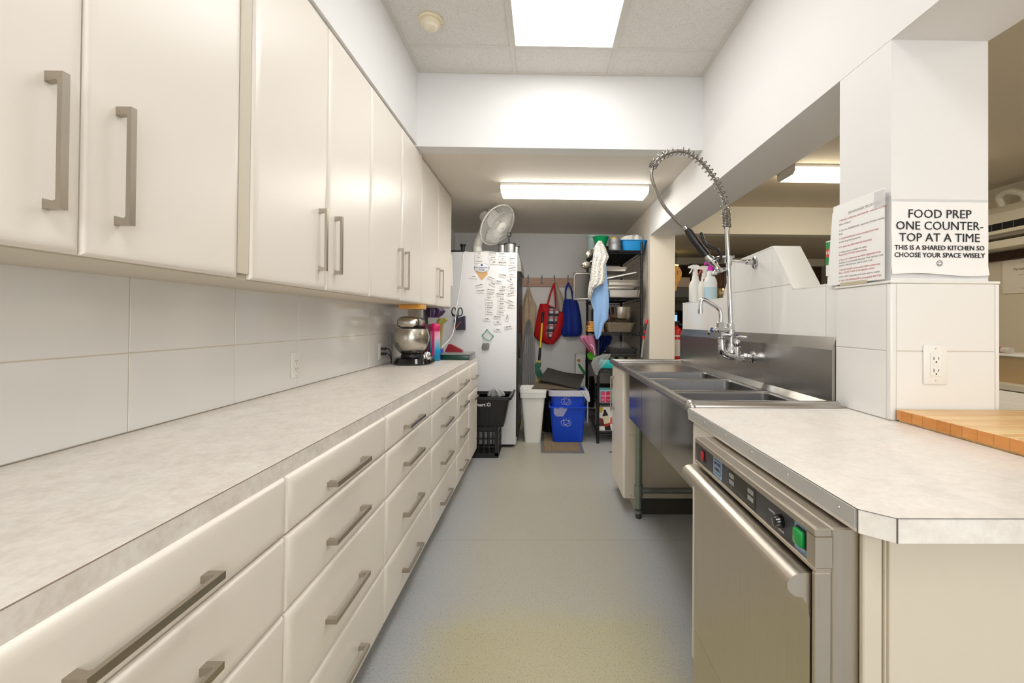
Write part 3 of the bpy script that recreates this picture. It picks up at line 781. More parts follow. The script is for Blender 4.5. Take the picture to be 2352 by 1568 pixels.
sp_ = part('spout_tee', MB().cyl((0.935, FY, 1.185), (0.862, FY, 1.185), 0.016, seg=18).lathe([(0.018, 0), (0.018, 0.055), (0.015, 0.06)], (0.922, FY, 1.158), 18).lathe([(0.020, 0), (0.020, 0.03), (0.015, 0.034)], (0.872, FY, 1.19), 8).lathe([(0.012, 0), (0.014, 0.012), (0.009, 0.018), (0.012, 0.03), (0.010, 0.036)], (0.862, FY, 1.185), 16, (-1, 0, 0)), chrome, t)
part('spout_lever', MB().tube([(0.826, FY, 1.184), (0.81, FY-0.02, 1.178), (0.797, FY-0.045, 1.168)], [0.005, 0.005, 0.006], 10), chrome, sp_)
part('index_cap', MB().lathe([(0.0115, 0), (0.0115, 0.006)], (0.832, FY, 1.185), 14, (-1, 0, 0)), ink_blue, sp_)
part('swing_spout', MB().tube(spline([(0.872, FY, 1.21), (0.873, FY, 1.262), (0.862, FY, 1.290), (0.822, FY, 1.317), (0.792, FY, 1.334), (0.778, FY, 1.332), (0.773, FY, 1.312), (0.772, FY, 1.280)], 6), 0.0095, 14).lathe([(0.0125, 0), (0.0125, 0.022)], (0.772, FY, 1.264), 14), chrome, t)
# wall brace
br = part('wall_brace', MB().cyl((0.91, FY, 1.531), (1.020, FY+0.012, 1.524), 0.008, seg=12).cyl((1.005, FY+0.012, 1.524), (1.032, FY+0.014, 1.523), 0.013, seg=14), chrome, t)
part('brace_flange', MB().lathe([(0.030, 0), (0.030, 0.004), (0.018, 0.008)], (RW-0.0045, FY+0.016, 1.522), 20, (-1, 0, 0)), chrome, br)
part('brace_clamp', MB().lathe([(0.018, 0), (0.018, 0.034)], (0.909, FY, 1.516), 16).box(0.905, 0.935, FY-0.014, FY+0.014, 1.54, 1.552, 0.002, 1), chrome, br)
part('hook_arm', MB().tube([(0.91, FY, 1.545), (0.86, FY-0.012, 1.543), (0.835, FY-0.02, 1.535), (0.828, FY-0.03, 1.522)], 0.006, 10), chrome, br)
# spring guide and hose
path = spline([(0.901, FY, 1.69), (0.897, FY, 1.76), (0.884, FY, 1.83), (0.858, FY, 1.895), (0.818, FY, 1.962), (0.760, FY, 2.026), (0.700, FY, 2.062), (0.640, FY, 2.066), (0.585, FY, 2.045), (0.548, FY, 2.015), (0.530, FY, 1.985)], 10)
hose_end = spline([(0.530, FY, 1.985), (0.526, FY, 1.94), (0.545, FY, 1.88), (0.585, FY, 1.80), (0.640, FY, 1.735), (0.700, FY, 1.682)], 10)
full = path+hose_end[1:]
def resample(pts, step):
    out = [pts[0]]; acc = 0
    for a, c in zip(pts, pts[1:]):
        L = (c-a).length; d = step-acc
        while d <= L:
            out.append(a+(c-a)*(d/L)); d += step
        acc = (acc+L) % step
    return out
fine = resample(full, 0.0035)
part('hose', MB().tube(fine, [0.0085 if i % 2 else 0.0073 for i in range(len(fine))], 10), hose_steel, t)
coil = resample(path, 0.002); hx = []; ang = 0; npt = len(coil)
for i, p in enumerate(coil):
    s = i/npt
    pitch = 0.0078 if s < 0.13 else (0.0075 if s > 0.955 else 0.0245)
    tg = (coil[min(i+1, npt-1)]-coil[max(i-1, 0)]).normalized(); n_ = tg.cross(Y).normalized()
    R_ = 0.0195 if s < 0.13 else 0.0185
    for k in range(3):
        hx.append((p+tg*(0.002*k/3), n_, ang, R_)); ang += 2*math.pi*0.002/3/pitch
part('spring', MB().tube([p+(n_*math.cos(a)+Y*math.sin(a))*R_ for p, n_, a, R_ in hx], 0.0025, 6), hose_steel, t)
# spray handle
hd = part('spray_grip', MB().tube([(0.700, FY, 1.682), (0.712, FY, 1.668), (0.74, FY, 1.628), (0.79, FY, 1.565), (0.80, FY, 1.552)], [0.012, 0.0185, 0.0195, 0.0195, 0.021], 16), black_plastic, t, label='black spray grip')
part('grip_collar', MB().cyl((0.692, FY, 1.694), (0.704, FY, 1.677), 0.0115, seg=14), chrome, hd)
part('spray_valve', MB().tube([(0.797, FY, 1.556), (0.812, FY, 1.538), (0.826, FY, 1.528), (0.842, FY, 1.508), (0.856, FY, 1.490)], [0.016, 0.020, 0.021, 0.015, 0.012], 16), chrome, hd)
part('spray_head', MB().lathe([(0.013, 0), (0.016, 0.012), (0.036, 0.022), (0.040, 0.030), (0.036, 0.036), (0.01, 0.034)], (0.850, FY, 1.497), 24, (0.42, -0.05, -0.9)), chrome, hd)
part('trigger', MB().tube(spline([(0.765, FY-0.022, 1.660), (0.772, FY-0.03, 1.632), (0.785, FY-0.034, 1.600), (0.808, FY-0.036, 1.586), (0.838, FY-0.036, 1.577), (0.858, FY-0.032, 1.556), (0.860, FY-0.026, 1.532), (0.846, FY-0.02, 1.518)], 5), [0.0065]*3+[0.0080]*33, 10), black_plastic, hd, label='black squeeze trigger')

# ================================================================== fridge and everything on it
t = thing('fridge', 'tall white upright fridge with its side facing the camera', 'fridge', (-0.68, 4.7, 0))
part('body', MB().box(-1.12, -0.262, 4.345, 5.06, 0.028, 1.886, 0.006, 2), white_enamel, t)
part('door', MB().box(-0.2575, -0.243, 4.365, 5.055, 0.10, 1.70, 0.003, 1), black_plastic, t, label='black framed door front')
part('door_gasket', MB().box(-0.2618, -0.2578, 4.36, 5.055, 0.10, 1.70), dark_hole, t, False)
part('top_grille', MB().prism([(-0.2615, 1.705), (-0.222, 1.705), (-0.232, 1.80), (-0.252, 1.884), (-0.2615, 1.884)], (0, 4.36, 0), X, Z, Y, 0.69), M('grey fridge hood', (150, 148, 144), 0.4), t, False)
part('door_handle', MB().box(-0.2425, -0.228, 4.40, 4.43, 0.86, 1.10, 0.004, 2), black_plastic, t)
for q in ((-1.05, 4.42), (-0.36, 4.42), (-1.05, 4.98), (-0.36, 4.98)):
    part('foot', MB().cyl((q[0], q[1], 0), (q[0], q[1], 0.028), 0.02), black_plastic, t)
part('base_shadow_strip', MB().box(-1.10, -0.28, 4.36, 4.37, 0.012, 0.028), dark_hole, t, False)  # dark strip drawn in for the shade beneath the fridge
FS = 4.345      # plane of the fridge side
mags = [(-0.631, 1.864, 0, 'SUE'), (-0.635, 1.825, 0, 'JAN'), (-0.635, 1.790, 0, 'LORRAINE'), (-0.500, 1.872, -6, 'JOANNE'), (-0.497, 1.829, 2, 'JOHN'),
        (-0.487, 1.784, 2, 'DEE'), (-0.410, 1.864, 2, 'CINDY'), (-0.403, 1.817, 6, 'Jill'), (-0.403, 1.779, 0, 'MARLENE'), (-0.311, 1.820, -3, 'ALEXA'),
        (-0.311, 1.776, 2, 'DAVE'), (-0.306, 1.729, 12, 'ANDREW'), (-0.684, 1.644, -2, 'Cayla'), (-0.513, 1.631, -25, 'KATHY'), (-0.400, 1.659, -8, 'JOANNE'),
        (-0.316, 1.665, 2, 'Amy'), (-0.322, 1.619, -25, 'Bev'), (-0.439, 1.599, -8, 'Nancy'), (-0.497, 1.576, -27, 'ALMA'), (-0.626, 1.560, 14, 'COLLEEN'),
        (-0.613, 1.507, 5, 'COLLEEN'), (-0.513, 1.516, -5, 'MONICA'), (-0.390, 1.545, -3, 'Rosa'), (-0.406, 1.508, 0, 'SANDY'), (-0.313, 1.568, 2, 'KEN'),
        (-0.308, 1.531, 2, 'ANN'), (-0.519, 1.474, -5, 'NANCY'), (-0.422, 1.474, -5, 'MARLENE'), (-0.319, 1.484, 12, 'JOLENE'), (-0.532, 1.438, -3, 'PAT'),
        (-0.408, 1.428, 0, 'Sheila'), (-0.525, 1.389, 0, 'CHRISTINE'), (-0.408, 1.382, 0, 'JEAN'), (-0.329, 1.407, -25, 'LINDA'), (-0.317, 1.364, -3, 'CATHY'),
        (-0.525, 1.344, 0, 'SUSAN'), (-0.412, 1.339, 0, 'JEAN'), (-0.525, 1.300, -2, 'Pauline'), (-0.416, 1.299, -6, 'LINDA'), (-0.547, 1.234, -1, 'PHIL'),
        (-0.449, 1.254, -5, 'MARTEN'), (-0.443, 1.205, 12, 'LES'), (-0.348, 1.256, 75, 'ROSE'), (-0.340, 1.161, 12, 'Bonnie'), (-0.445, 1.133, -1, 'King')]
cols = [('leftmost', -0.586), ('second', -0.466), ('third', -0.375), ('rightmost', 9.0)]
def ordinal(n): return str(n)+({1: 'st', 2: 'nd', 3: 'rd'}.get(n % 10 if n not in (11, 12, 13) else 0, 'th'))
grouped = {}
for mg in mags:
    ci = next(i for i, c in enumerate(cols) if mg[0] < c[1]); grouped.setdefault(ci, []).append(mg)
mag_me = MB().box(-0.0375, 0.0375, -0.0035, 0, -0.0175, 0.0175, 0.0012, 1).mesh('plate', paper)
for ci, lst in grouped.items():
    lst.sort(key=lambda q: -q[1])
    for k, (mx_, mz_, an, nm) in enumerate(lst):
        tilt = ', turned on end' if abs(an) > 60 else (', tilted' if abs(an) > 7 else '')
        lab = 'white name magnet%s, %s from top in %s column on fridge side' % (tilt, ordinal(k+1), cols[ci][0])
        t = thing('name_magnet', lab, 'magnet', (mx_, FS-0.0004*(1+k % 3), mz_), 'name magnets on the fridge side', (0, -math.radians(an), 0))
        link_mesh('plate', mag_me, t)
        part('lettering', MB().text(nm, FACE_CAM(0, -0.0038, 0.006), 0.0165 if len(nm) < 8 else 0.0135, 0.0002, bold=0.0003), ink_black, t, False, local=True)
        part('fine_print', MB().text('volunteer', FACE_CAM(-0.012, -0.0038, -0.010), 0.009, 0.0002), ink_grey, t, False, local=True)
t = thing('dachshund_magnet', 'oval white magnet with blue lettering and paw print', 'magnet', (-0.603, FS, 1.734))
ox, oz = -0.603, 1.734
part('plate', MB().lathe([(0.074, 0), (0.074, 0.003), (0.071, 0.0045)], (ox, FS-0.0005, oz), 32, (0, -1, 0), 1, 1), paper, t)
t.children[0].data.transform(Matrix.Diagonal((1, 1, 0.60, 1)))
part('rim', MB().tube([(ox+0.0735*math.cos(a/24*2*math.pi), FS-0.004, oz+0.0441*math.sin(a/24*2*math.pi)) for a in range(24)], 0.0016, 6, closed=True), ink_grey, t)
part('lettering', MB().text('DACHSHUNDS', FACE_CAM(ox, FS-0.0053, oz+0.001), 0.0215, 0.0002, bold=0.0004).text('RULE!', FACE_CAM(ox, FS-0.0053, oz-0.020), 0.0225, 0.0002, bold=0.0004), ink_blue, t, False)
pw = MB().lathe([(0.0085, 0), (0.007, 0.001)], (ox, FS-0.005, oz+0.024), 14, (0, -1, 0))
for a in (-1.5, -0.5, 0.5, 1.5): pw.lathe([(0.0032, 0), (0.0028, 0.001)], (ox+a*0.0062, FS-0.005, oz+0.034-0.002*abs(a)), 10, (0, -1, 0))
part('paw_print', pw, ink_blue, t, kind='stuff')
solo('felt_corner', MB().prism([(0, 0.0), (0.115, -0.004), (0.118, -0.028), (0.066, -0.083), (0.056, -0.084)], (-0.664, FS-0.002, 1.700), X, Z, Y, 0.0018), M('tan felt', (224, 180, 128), 0.9), 'tan felt corner tucked below the oval magnet', 'magnet')
# ziplock bag of coins hanging from the fridge side
t = thing('zip_bag', 'small clear zip bag with green seal pinned to the fridge', 'bag', (-0.553, FS, 0.941))
film = M('clear bag film', (226, 238, 234), 0.2, alpha=0.22)
part('pouch', MB().cloth([(1.135, -0.557, -0.540), (1.081, -0.591, -0.489), (1.038, -0.582, -0.502, 0.006), (0.954, -0.603, -0.519, 0.01), (0.933, -0.591, -0.527)], FS-0.001, 0.008, 0.003, 3, 10, 0.001), film, t)
part('seal', MB().tube(spline([(-0.548, FS-0.004, 1.142), (-0.569, FS-0.004, 1.106), (-0.593, FS-0.004, 1.080), (-0.561, FS-0.004, 1.047), (-0.523, FS-0.004, 1.034), (-0.502, FS-0.004, 1.051), (-0.485, FS-0.004, 1.075), (-0.519, FS-0.004, 1.102), (-0.548, FS-0.004, 1.142)], 5), 0.0035, 6), M('green zip seal', (40, 158, 120), 0.4), t)
part('coins', MB().cloth([(1.005, -0.586, -0.527), (0.971, -0.599, -0.523, 0.004), (0.941, -0.591, -0.532)], FS-0.0015, 0.010, 0.004, 4, 10, 0.001), M('grey trinkets', (110, 106, 104), 0.5, var=0.6, scale=120), t, kind='stuff')
# pen cup with scissors
t = thing('pen_cup', 'dark blue magnetic pen cup hung on the fridge side', 'pen cup', (-0.80, FS-0.03, 1.13))
cupx0, cupx1 = -0.852, -0.748
part('cup', MB().prism([(-0.838, 1.130), (-0.752, 1.134), (-0.756, 1.268), (-0.862, 1.230)], (0, FS-0.050, 0), X, Z, Y, 0.049), M('navy mesh', (40, 40, 62), 0.5, var=0.3, scale=90), t)
part('pen', MB().cyl((-0.80, FS-0.045, 1.2), (-0.885, FS-0.03, 1.30), 0.004), ink_black, t)
part('pen', MB().cyl((-0.79, FS-0.0525, 1.215), (-0.842, FS-0.0525, 1.145), 0.003), M('orange pencil', (214, 110, 50), 0.5), t)
part('pen', MB().cyl((-0.80, FS-0.02, 1.2), (-0.815, FS-0.02, 1.275), 0.004), white_plastic, t)
t = thing('scissors', 'black handled scissors standing in the pen cup', 'scissors', (-0.835, FS-0.03, 1.17))
for cx in (-0.862, -0.803):
    part('handle', MB().tube([(cx+0.021*math.cos(a/16*2*math.pi), FS-0.03, 1.305+0.040*math.sin(a/16*2*math.pi)) for a in range(16)], 0.005, 8, closed=True), black_plastic, t)
part('blade', MB().prism([(0, 0), (0.012, 0), (0.012, 0.11), (0, 0.12)], (-0.838, FS-0.032, 1.165), X, Z, Y, 0.003), chrome, t, False)
part('handle_shank', MB().cyl((-0.828, FS-0.03, 1.272), (-0.834, FS-0.03, 1.235), 0.008), black_plastic, t)

# fan on top of the fridge
FT = 1.886
t = thing('desk_fan', 'white desk fan tilted downward on top of the fridge', 'fan', (-0.61, 4.6, FT))
fan_w = M('fan plastic', (228, 226, 220), 0.35, var=0.03)
part('base', MB().lathe([(0.135, 0), (0.137, 0.012), (0.115, 0.028), (0.05, 0.042), (0.01, 0.044)], (-0.600, 4.58, FT+0.0005), 32), fan_w, t)
part('neck', MB().tube(spline([(-0.685, 4.60, FT+0.025), (-0.690, 4.61, FT+0.10), (-0.660, 4.61, FT+0.20), (-0.618, 4.60, FT+0.30), (-0.600, 4.60, FT+0.355)], 6), [0.052-0.001*i for i in range(25)], 18), fan_w, t)
ax_ = Vector((0.70, -0.46, -0.54)).normalized(); fc = Vector((-0.475, 4.52, 2.186))
mot = fc-ax_*0.175
part('motor_housing', MB().lathe([(0.02, -0.06), (0.052, -0.045), (0.062, 0.0), (0.058, 0.07), (0.045, 0.10)], mot, 24, ax_), fan_w, t)
part('oscillation_knob', MB().cyl(mot+Vector((0.02, 0.0, 0.055)), mot+Vector((0.035, 0, 0.095)), 0.006), fan_w, t)
A_ = ax_.orthogonal().normalized(); B_ = ax_.cross(A_)
def ring_pts(r_, h, n_=36): return [fc+ax_*h+(A_*math.cos(2*math.pi*i/n_)+B_*math.sin(2*math.pi*i/n_))*r_ for i in range(n_)]
RF = 0.218
part('cage_rim', MB().tube(ring_pts(RF, 0.0, 48), 0.0075, 8, closed=True), fan_w, t)
wire_m = M('fan wire', (222, 221, 216), 0.4)
for nm_, sgn in (('front_cage', 1), ('rear_cage', -1)):
    mb = MB()
    hgt = 0.062 if sgn > 0 else 0.075
    for i in range(72):
        th = 2*math.pi*i/72; d = A_*math.cos(th)+B_*math.sin(th)
        sw = A_*math.cos(th+0.25*sgn)+B_*math.sin(th+0.25*sgn)
        mb.tube([fc+sw*0.055+ax_*sgn*hgt, fc+(sw+d).normalized()*0.13+ax_*sgn*hgt*0.94, fc+d*0.19+ax_*sgn*hgt*0.55, fc+d*RF], 0.0017, 4)
    for rr_, hh in ((0.10, 0.98), (0.16, 0.80)):
        mb.tube(ring_pts(rr_, sgn*hgt*hh, 32), 0.0014, 4, closed=True)
    part(nm_, mb, wire_m, t, kind='stuff')
cap_ = part('hub_cap', MB().lathe([(0.058, -0.004), (0.058, 0.004), (0.05, 0.009), (0.01, 0.011)], fc+ax_*0.062, 28, ax_), fan_w, t)
part('badge', MB().box(-0.018, 0.018, -0.003, 0.003, 0, 0.001, mat=frame(fc+ax_*0.0735, (0.75, 0.65, 0.1), (-0.35, 0.2, 0.9))), ink_grey, cap_, False)
blade_m = M('fan blade', (228, 228, 224), 0.3, alpha=0.45)
for k in range(3):
    rows_ = []
    for i in range(7):
        s = i/6; r_ = 0.03+0.165*s; w = 0.03+0.16*math.sin(s*2.2+0.25)
        ring = []
        for u in (-1, -0.33, 0.33, 1):
            th = k*2*math.pi/3+u*w*0.5/max(r_, 0.05)*0.9
            ring.append(fc+(A_*math.cos(th)+B_*math.sin(th))*r_+ax_*(u*0.018))
        rows_.append(ring+[q+ax_*0.002 for q in ring[::-1]])
    part('blade', MB().rings(rows_), blade_m, t)
part('rotor_hub', MB().cyl(fc-ax_*0.09, fc+ax_*0.03, 0.038, 0.036, 20), fan_w, t)
# cord
solo('fan_cord', MB().tube(spline([(-0.735, 4.50, FT+0.012), (-0.772, 4.42, FT+0.012), (-0.780, 4.335, FT-0.02), (-0.790, 4.325, 1.72), (-0.815, 4.32, 1.50), (-0.828, 4.26, 1.34), (-0.838, 4.22, 1.16), (-0.85, 4.10, 1.06), (-0.90, 3.92, 0.975), (-0.925, 3.86, 0.94), (-0.955, 3.85, 0.906)], 8), 0.0042, 8), white_plastic, 'white power cord trailing from the fan to the worktop', 'cord')
# galvanised canisters in a carrier
t = thing('canister_set', 'galvanised canisters in a carrier on top of the fridge', 'canister', (-0.36, 4.62, FT))
cg = M('spangled zinc', (176, 178, 178), 0.35, 0.9, var=0.35, scale=60)
for cx, cy, rr_, hh in ((-0.435, 4.60, 0.036, 0.115), (-0.352, 4.60, 0.056, 0.125), (-0.300, 4.68, 0.04, 0.11)):
    c_ = part('canister', MB().lathe([(rr_, 0), (rr_, hh-0.008), (rr_+0.003, hh-0.006), (rr_+0.003, hh), (rr_-0.004, hh), (rr_-0.006, 0.01), (0.002, 0.008)], (cx, cy, FT+0.0005), 24), cg, t)
    part('rim', MB().tube([(cx+(rr_+0.002)*math.cos(a/20*2*math.pi), cy+(rr_+0.002)*math.sin(a/20*2*math.pi), FT+hh) for a in range(20)], 0.004, 6, closed=True), M('dark metal', (52, 50, 50), 0.4, 0.8), c_)
part('carry_ring', MB().cyl((-0.368, 4.665, FT), (-0.368, 4.665, FT+0.215), 0.006).tube([(-0.368+0.020*math.cos(a/16*2*math.pi), 4.665, FT+0.235+0.020*math.sin(a/16*2*math.pi)) for a in range(16)], 0.0055, 8, closed=True), black_wire, t)
t = thing('black_tray_case', 'flat black case lying on the fridge behind the fan', 'case', (-0.86, 4.55, FT))
part('case', MB().box(-1.0, -0.800, 4.47, 4.66, FT+0.0003, FT+0.035, 0.006), black_plastic, t)
part('lid_knob', MB().lathe([(0.02, 0), (0.02, 0.06), (0.032, 0.065), (0.032, 0.08), (0.02, 0.085)], (-0.835, 4.60, FT+0.035), 18), black_plastic, t)

# ================================================================== coat rail and bags
t = thing('coat_rail', 'light oak coat rail with four metal hooks', 'coat rack', (0.14, BW, 1.675))
part('board', MB().box(-0.275, 0.545, BW-0.020, BW-0.0005, 1.675, 1.793, 0.003, 1), oak, t)
HKX = (-0.208, -0.028, 0.136, 0.313)
for hx_ in HKX:
    h_ = part('hook', MB().tube(spline([(hx_, BW-0.024, 1.815), (hx_, BW-0.045, 1.822), (hx_, BW-0.03, 1.78), (hx_, BW-0.026, 1.735), (hx_, BW-0.05, 1.715), (hx_, BW-0.062, 1.735)], 5), 0.0045, 8), M('pewter', (120, 116, 110), 0.35, 0.9), t)
    part('hook_plate', MB().box(hx_-0.009, hx_+0.009, BW-0.024, BW-0.0202, 1.715, 1.80, 0.0015, 1), MATS['pewter'], h_)
tan_c = M('tan canvas', (206, 186, 156), 0.9, var=0.12, scale=14)
t = thing('tan_apron', 'tan cloth apron hanging from the first hook', 'apron', (-0.200, 5.80, 0.9))
part('cloth', MB().cloth([(1.640, -0.217, -0.183), (1.540, -0.250, -0.150), (1.418, -0.272, -0.094), (1.207, -0.278, -0.106), (0.874, -0.278, -0.128), (0.596, -0.278, -0.150)], 5.845, 0.03, 0.012, 3, 22), tan_c, t)
part('strap', MB().tube([(-0.211, 5.835, 1.629), (HKX[0], BW-0.055, 1.728), (-0.183, 5.835, 1.629)], 0.006, 8), tan_c, t)
solo('mesh_bag', MB().cloth([(1.246, -0.205, -0.178), (1.180, -0.228, -0.155), (1.041, -0.250, -0.122), (0.819, -0.267, -0.106), (0.541, -0.272, -0.100), (0.330, -0.272, -0.094)], 5.79, 0.035, 0.014, 6, 30), M('grey netting', (186, 184, 184), 0.9, var=0.18, scale=60, stretch=(6, 1, 1)), 'long pale grey mesh bag hanging below the tan apron', 'bag')
red_c = M('red tote fabric', (204, 20, 28), 0.75, var=0.12, scale=7)
t = thing('red_tote', 'bright red tote bag hanging on the third hook', 'tote bag', (0.08, 5.75, 0.93))
part('bag_body', MB().cloth([(1.448, -0.050, 0.050), (1.387, -0.067, 0.161), (1.321, -0.083, 0.267), (1.182, -0.106, 0.255, 0.020), (1.037, -0.128, 0.222, 0.030), (0.971, -0.067, 0.172, 0.020), (0.926, 0.039, 0.128)], 5.82, 0.05, 0.010, 2, 24), red_c, t)
for sx0, sz0, sx1 in ((0.044, 1.415, 0.086), (0.155, 1.382, 0.142)):
    part('strap', MB().tube(spline([(sx0, 5.775, sz0), (sx1, 5.80, 1.587), (HKX[2], BW-0.055, 1.722)], 5), 0.011, 8), red_c, t)
# plaid cloth in the bag
m, nt, b = nodes('plaid cotton')
tc = nt.nodes.new('ShaderNodeTexCoord'); sepn = nt.nodes.new('ShaderNodeSeparateXYZ'); nt.links.new(tc.outputs['Object'], sepn.inputs[0])
def band(sock, period, width, off):
    n1 = nt.nodes.new('ShaderNodeMath'); n1.operation = 'PINGPONG'; n1.inputs[1].default_value = period/2
    n0 = nt.nodes.new('ShaderNodeMath'); n0.operation = 'ADD'; n0.inputs[1].default_value = off+5
    nt.links.new(sock, n0.inputs[0]); nt.links.new(n0.outputs[0], n1.inputs[0])
    n2 = nt.nodes.new('ShaderNodeMath'); n2.operation = 'LESS_THAN'; n2.inputs[1].default_value = width/2
    nt.links.new(n1.outputs[0], n2.inputs[0]); return n2.outputs[0]
base = rgb((226, 222, 220))
c1 = mixc(nt, band(sepn.outputs['X'], 0.075, 0.03, 0.0), base, rgb((120, 116, 128)))
c1 = mixc(nt, band(sepn.outputs['Z'], 0.10, 0.04, 0.0), c1, rgb((78, 70, 84)))
c1 = mixc(nt, band(sepn.outputs['Z'], 0.10, 0.012, 0.04), c1, rgb((190, 50, 56)))
nt.links.new(c1, b.inputs['Base Color']); b.inputs['Roughness'].default_value = 0.9
solo('plaid_cloth', MB().cloth([(1.410, 0.067, 0.117), (1.354, 0.061, 0.194), (1.182, 0.044, 0.161), (1.065, 0.022, 0.117), (1.004, 0.067, 0.094)], 5.745, 0.022, 0.006, 2, 18), m, 'plaid tea towel hanging over the front of the red tote', 'towel')
solo('cream_bag', MB().cloth([(1.743, 0.128, 0.155), (1.682, 0.133, 0.178), (1.588, 0.150, 0.233), (1.488, 0.167, 0.261), (1.405, 0.178, 0.255), (1.344, 0.189, 0.239)], 5.86, 0.03, 0.010, 2, 18), M('cream canvas', (200, 188, 168), 0.9, var=0.1, scale=14), 'cream canvas bag bunched behind the red tote strap', 'bag')
blue_c = M('blue tote fabric', (18, 52, 156), 0.7, var=0.15, scale=6)
t = thing('blue_tote', 'royal blue tote bag hanging on the fourth hook', 'tote bag', (0.36, 5.78, 1.03))
part('bag_body', MB().cloth([(1.512, 0.267, 0.428), (1.434, 0.250, 0.455), (1.290, 0.239, 0.483, 0.020), (1.128, 0.222, 0.500, 0.030), (1.056, 0.228, 0.489, 0.020), (1.028, 0.261, 0.450)], 5.84, 0.04, 0.012, 2, 24), blue_c, t)
for sx0, sx1 in ((0.278, 0.283), (0.378, 0.355)):
    part('strap', MB().tube(spline([(sx0, 5.80, 1.489), (sx1, 5.81, 1.634), (HKX[3], BW-0.055, 1.724)], 5), 0.011, 8), blue_c, t)

# ================================================================== bins and things on the floor
def tub(mb, x0, x1, y0, y1, z0, z1, tx, ty, rad, wall=0.004, rim=0.0, floor_z=0.01):
    def rr_(ins_x, ins_y, z, r_):
        out = []
        for cx, cy, s0 in ((x1-ins_x-r_, y1-ins_y-r_, 0), (x0+ins_x+r_, y1-ins_y-r_, 90), (x0+ins_x+r_, y0+ins_y+r_, 180), (x1-ins_x-r_, y0+ins_y+r_, 270)):
            for q in range(5):
                th = math.radians(s0+22.5*q); out.append(Vector((cx+r_*math.cos(th), cy+r_*math.sin(th), z)))
        return out
    R_ = [rr_(tx, ty, z0, rad)]
    if rim: R_ += [rr_(0.0, 0.0, z1-rim, rad), rr_(-0.012, -0.012, z1-rim+0.002, rad), rr_(-0.012, -0.012, z1, rad)]
    else: R_ += [rr_(0, 0, z1, rad)]
    R_ += [rr_(wall, wall, z1, rad), rr_(tx+wall, ty+wall, z0+floor_z, rad)]
    return mb.rings(R_)
MATZ = 0.012
t = thing('waste_bin', 'white plastic waste bin beside the fridge', 'bin', (-0.13, 4.63, 0))
part('body', tub(MB(), -0.228, 0.022, 4.49, 4.80, 0.001, 0.535, 0.045, 0.04, 0.03, rim=0.03), white_plastic, t)
part('liner', tub(MB(), -0.238, 0.033, 4.478, 4.812, 0.455, 0.540, 0.004, 0.004, 0.03, 0.012, floor_z=0.03), M('white bin liner', (230, 230, 228), 0.45, var=0.06, scale=20, bump=0.5), t)
part('foot_band', tub(MB(), -0.184, -0.022, 4.528, 4.762, 0.0004, 0.04, 0.002, 0.002, 0.03), white_plastic, t)
blue_p = M('recycling blue plastic', (10, 72, 210), 0.38, var=0.05, scale=5)
def recycle(mb, cx, y, cz, s):
    for k in range(3):
        a = math.radians(120*k)
        def P(u, w): return (cx+s*(u*math.cos(a)-w*math.sin(a)), y, cz+s*(u*math.sin(a)+w*math.cos(a)))
        outl = [(-0.62, 0.30), (-0.25, 0.92), (0.28, 0.92), (0.45, 0.66), (0.62, 0.78), (0.50, 0.20), (-0.02, 0.40), (0.14, 0.50), (0.05, 0.62), (-0.12, 0.62), (-0.36, 0.20)]
        pts = [P(*q) for q in outl]
        mb.tube(pts, 0.0013, 4, closed=True)
for lab, x0, x1, y0, y1, z0, z1, tx, sy in (('blue recycling bin standing on the floor grate', 0.070, 0.432, 4.485, 4.80, MATZ+0.001, 0.372, 0.030, 0.215), ('blue recycling bin nested in the one below', 0.078, 0.424, 4.493, 4.792, 0.20, 0.515, 0.016, 0.428)):
    t = thing('recycling_bin', lab, 'bin', (0.25, 4.64, z0), 'two nested blue recycling bins')
    part('body', tub(MB(), x0, x1, y0, y1, z0, z1, tx, tx, 0.035, rim=0.018), blue_p, t)
    mb = MB(); f_ = (sy-z0)/(z1-z0)
    recycle(mb, 0.232, y0+tx*(1-f_)-0.003, sy, 0.054)
    part('recycling_symbol', mb, ink_white, t, kind='stuff')
liner_m = M('translucent bag film', (232, 232, 244), 0.3, alpha=0.75, var=0.08, scale=14, bump=0.6)
t = thing('bin_liner', 'thin white bag lining the upper blue bin and spilling over its side', 'bag', (0.25, 4.64, 0.2))
part('collar', tub(MB(), 0.052, 0.448, 4.470, 4.818, 0.475, 0.532, 0.003, 0.003, 0.04, 0.018, floor_z=0.02), liner_m, t)
part('flap', MB().cloth([(0.53, 0.375, 0.452), (0.49, 0.40, 0.462), (0.45, 0.425, 0.468), (0.425, 0.445, 0.466)], 4.472, 0.008, 0.004, 2, 10, 0.002), liner_m, t)
part('flap', MB().cloth([(0.365, 0.11, 0.25), (0.335, 0.105, 0.235), (0.30, 0.11, 0.215), (0.275, 0.135, 0.20)], 4.478, 0.004, 0.003, 2, 12, 0.002), M('thin clear film', (226, 228, 244), 0.3, alpha=0.28, var=0.1, scale=20, bump=0.5), t)
part('side_drape', MB().cloth([(0.47, 4.52, 4.76), (0.36, 4.50, 4.76), (0.26, 4.50, 4.74), (0.20, 4.53, 4.70)], 0.452, -0.0, 0.006, 3, 12, 0.008, axis='x'), liner_m, t)
solo('black_bin', MB().lathe([(0.075, 0), (0.095, 0.40), (0.10, 0.41), (0.10, 0.43), (0.092, 0.43), (0.07, 0.02), (0.002, 0.015)], (0.07, 5.02, 0.001), 28), black_plastic, 'black round bin standing behind the blue bins', 'bin')
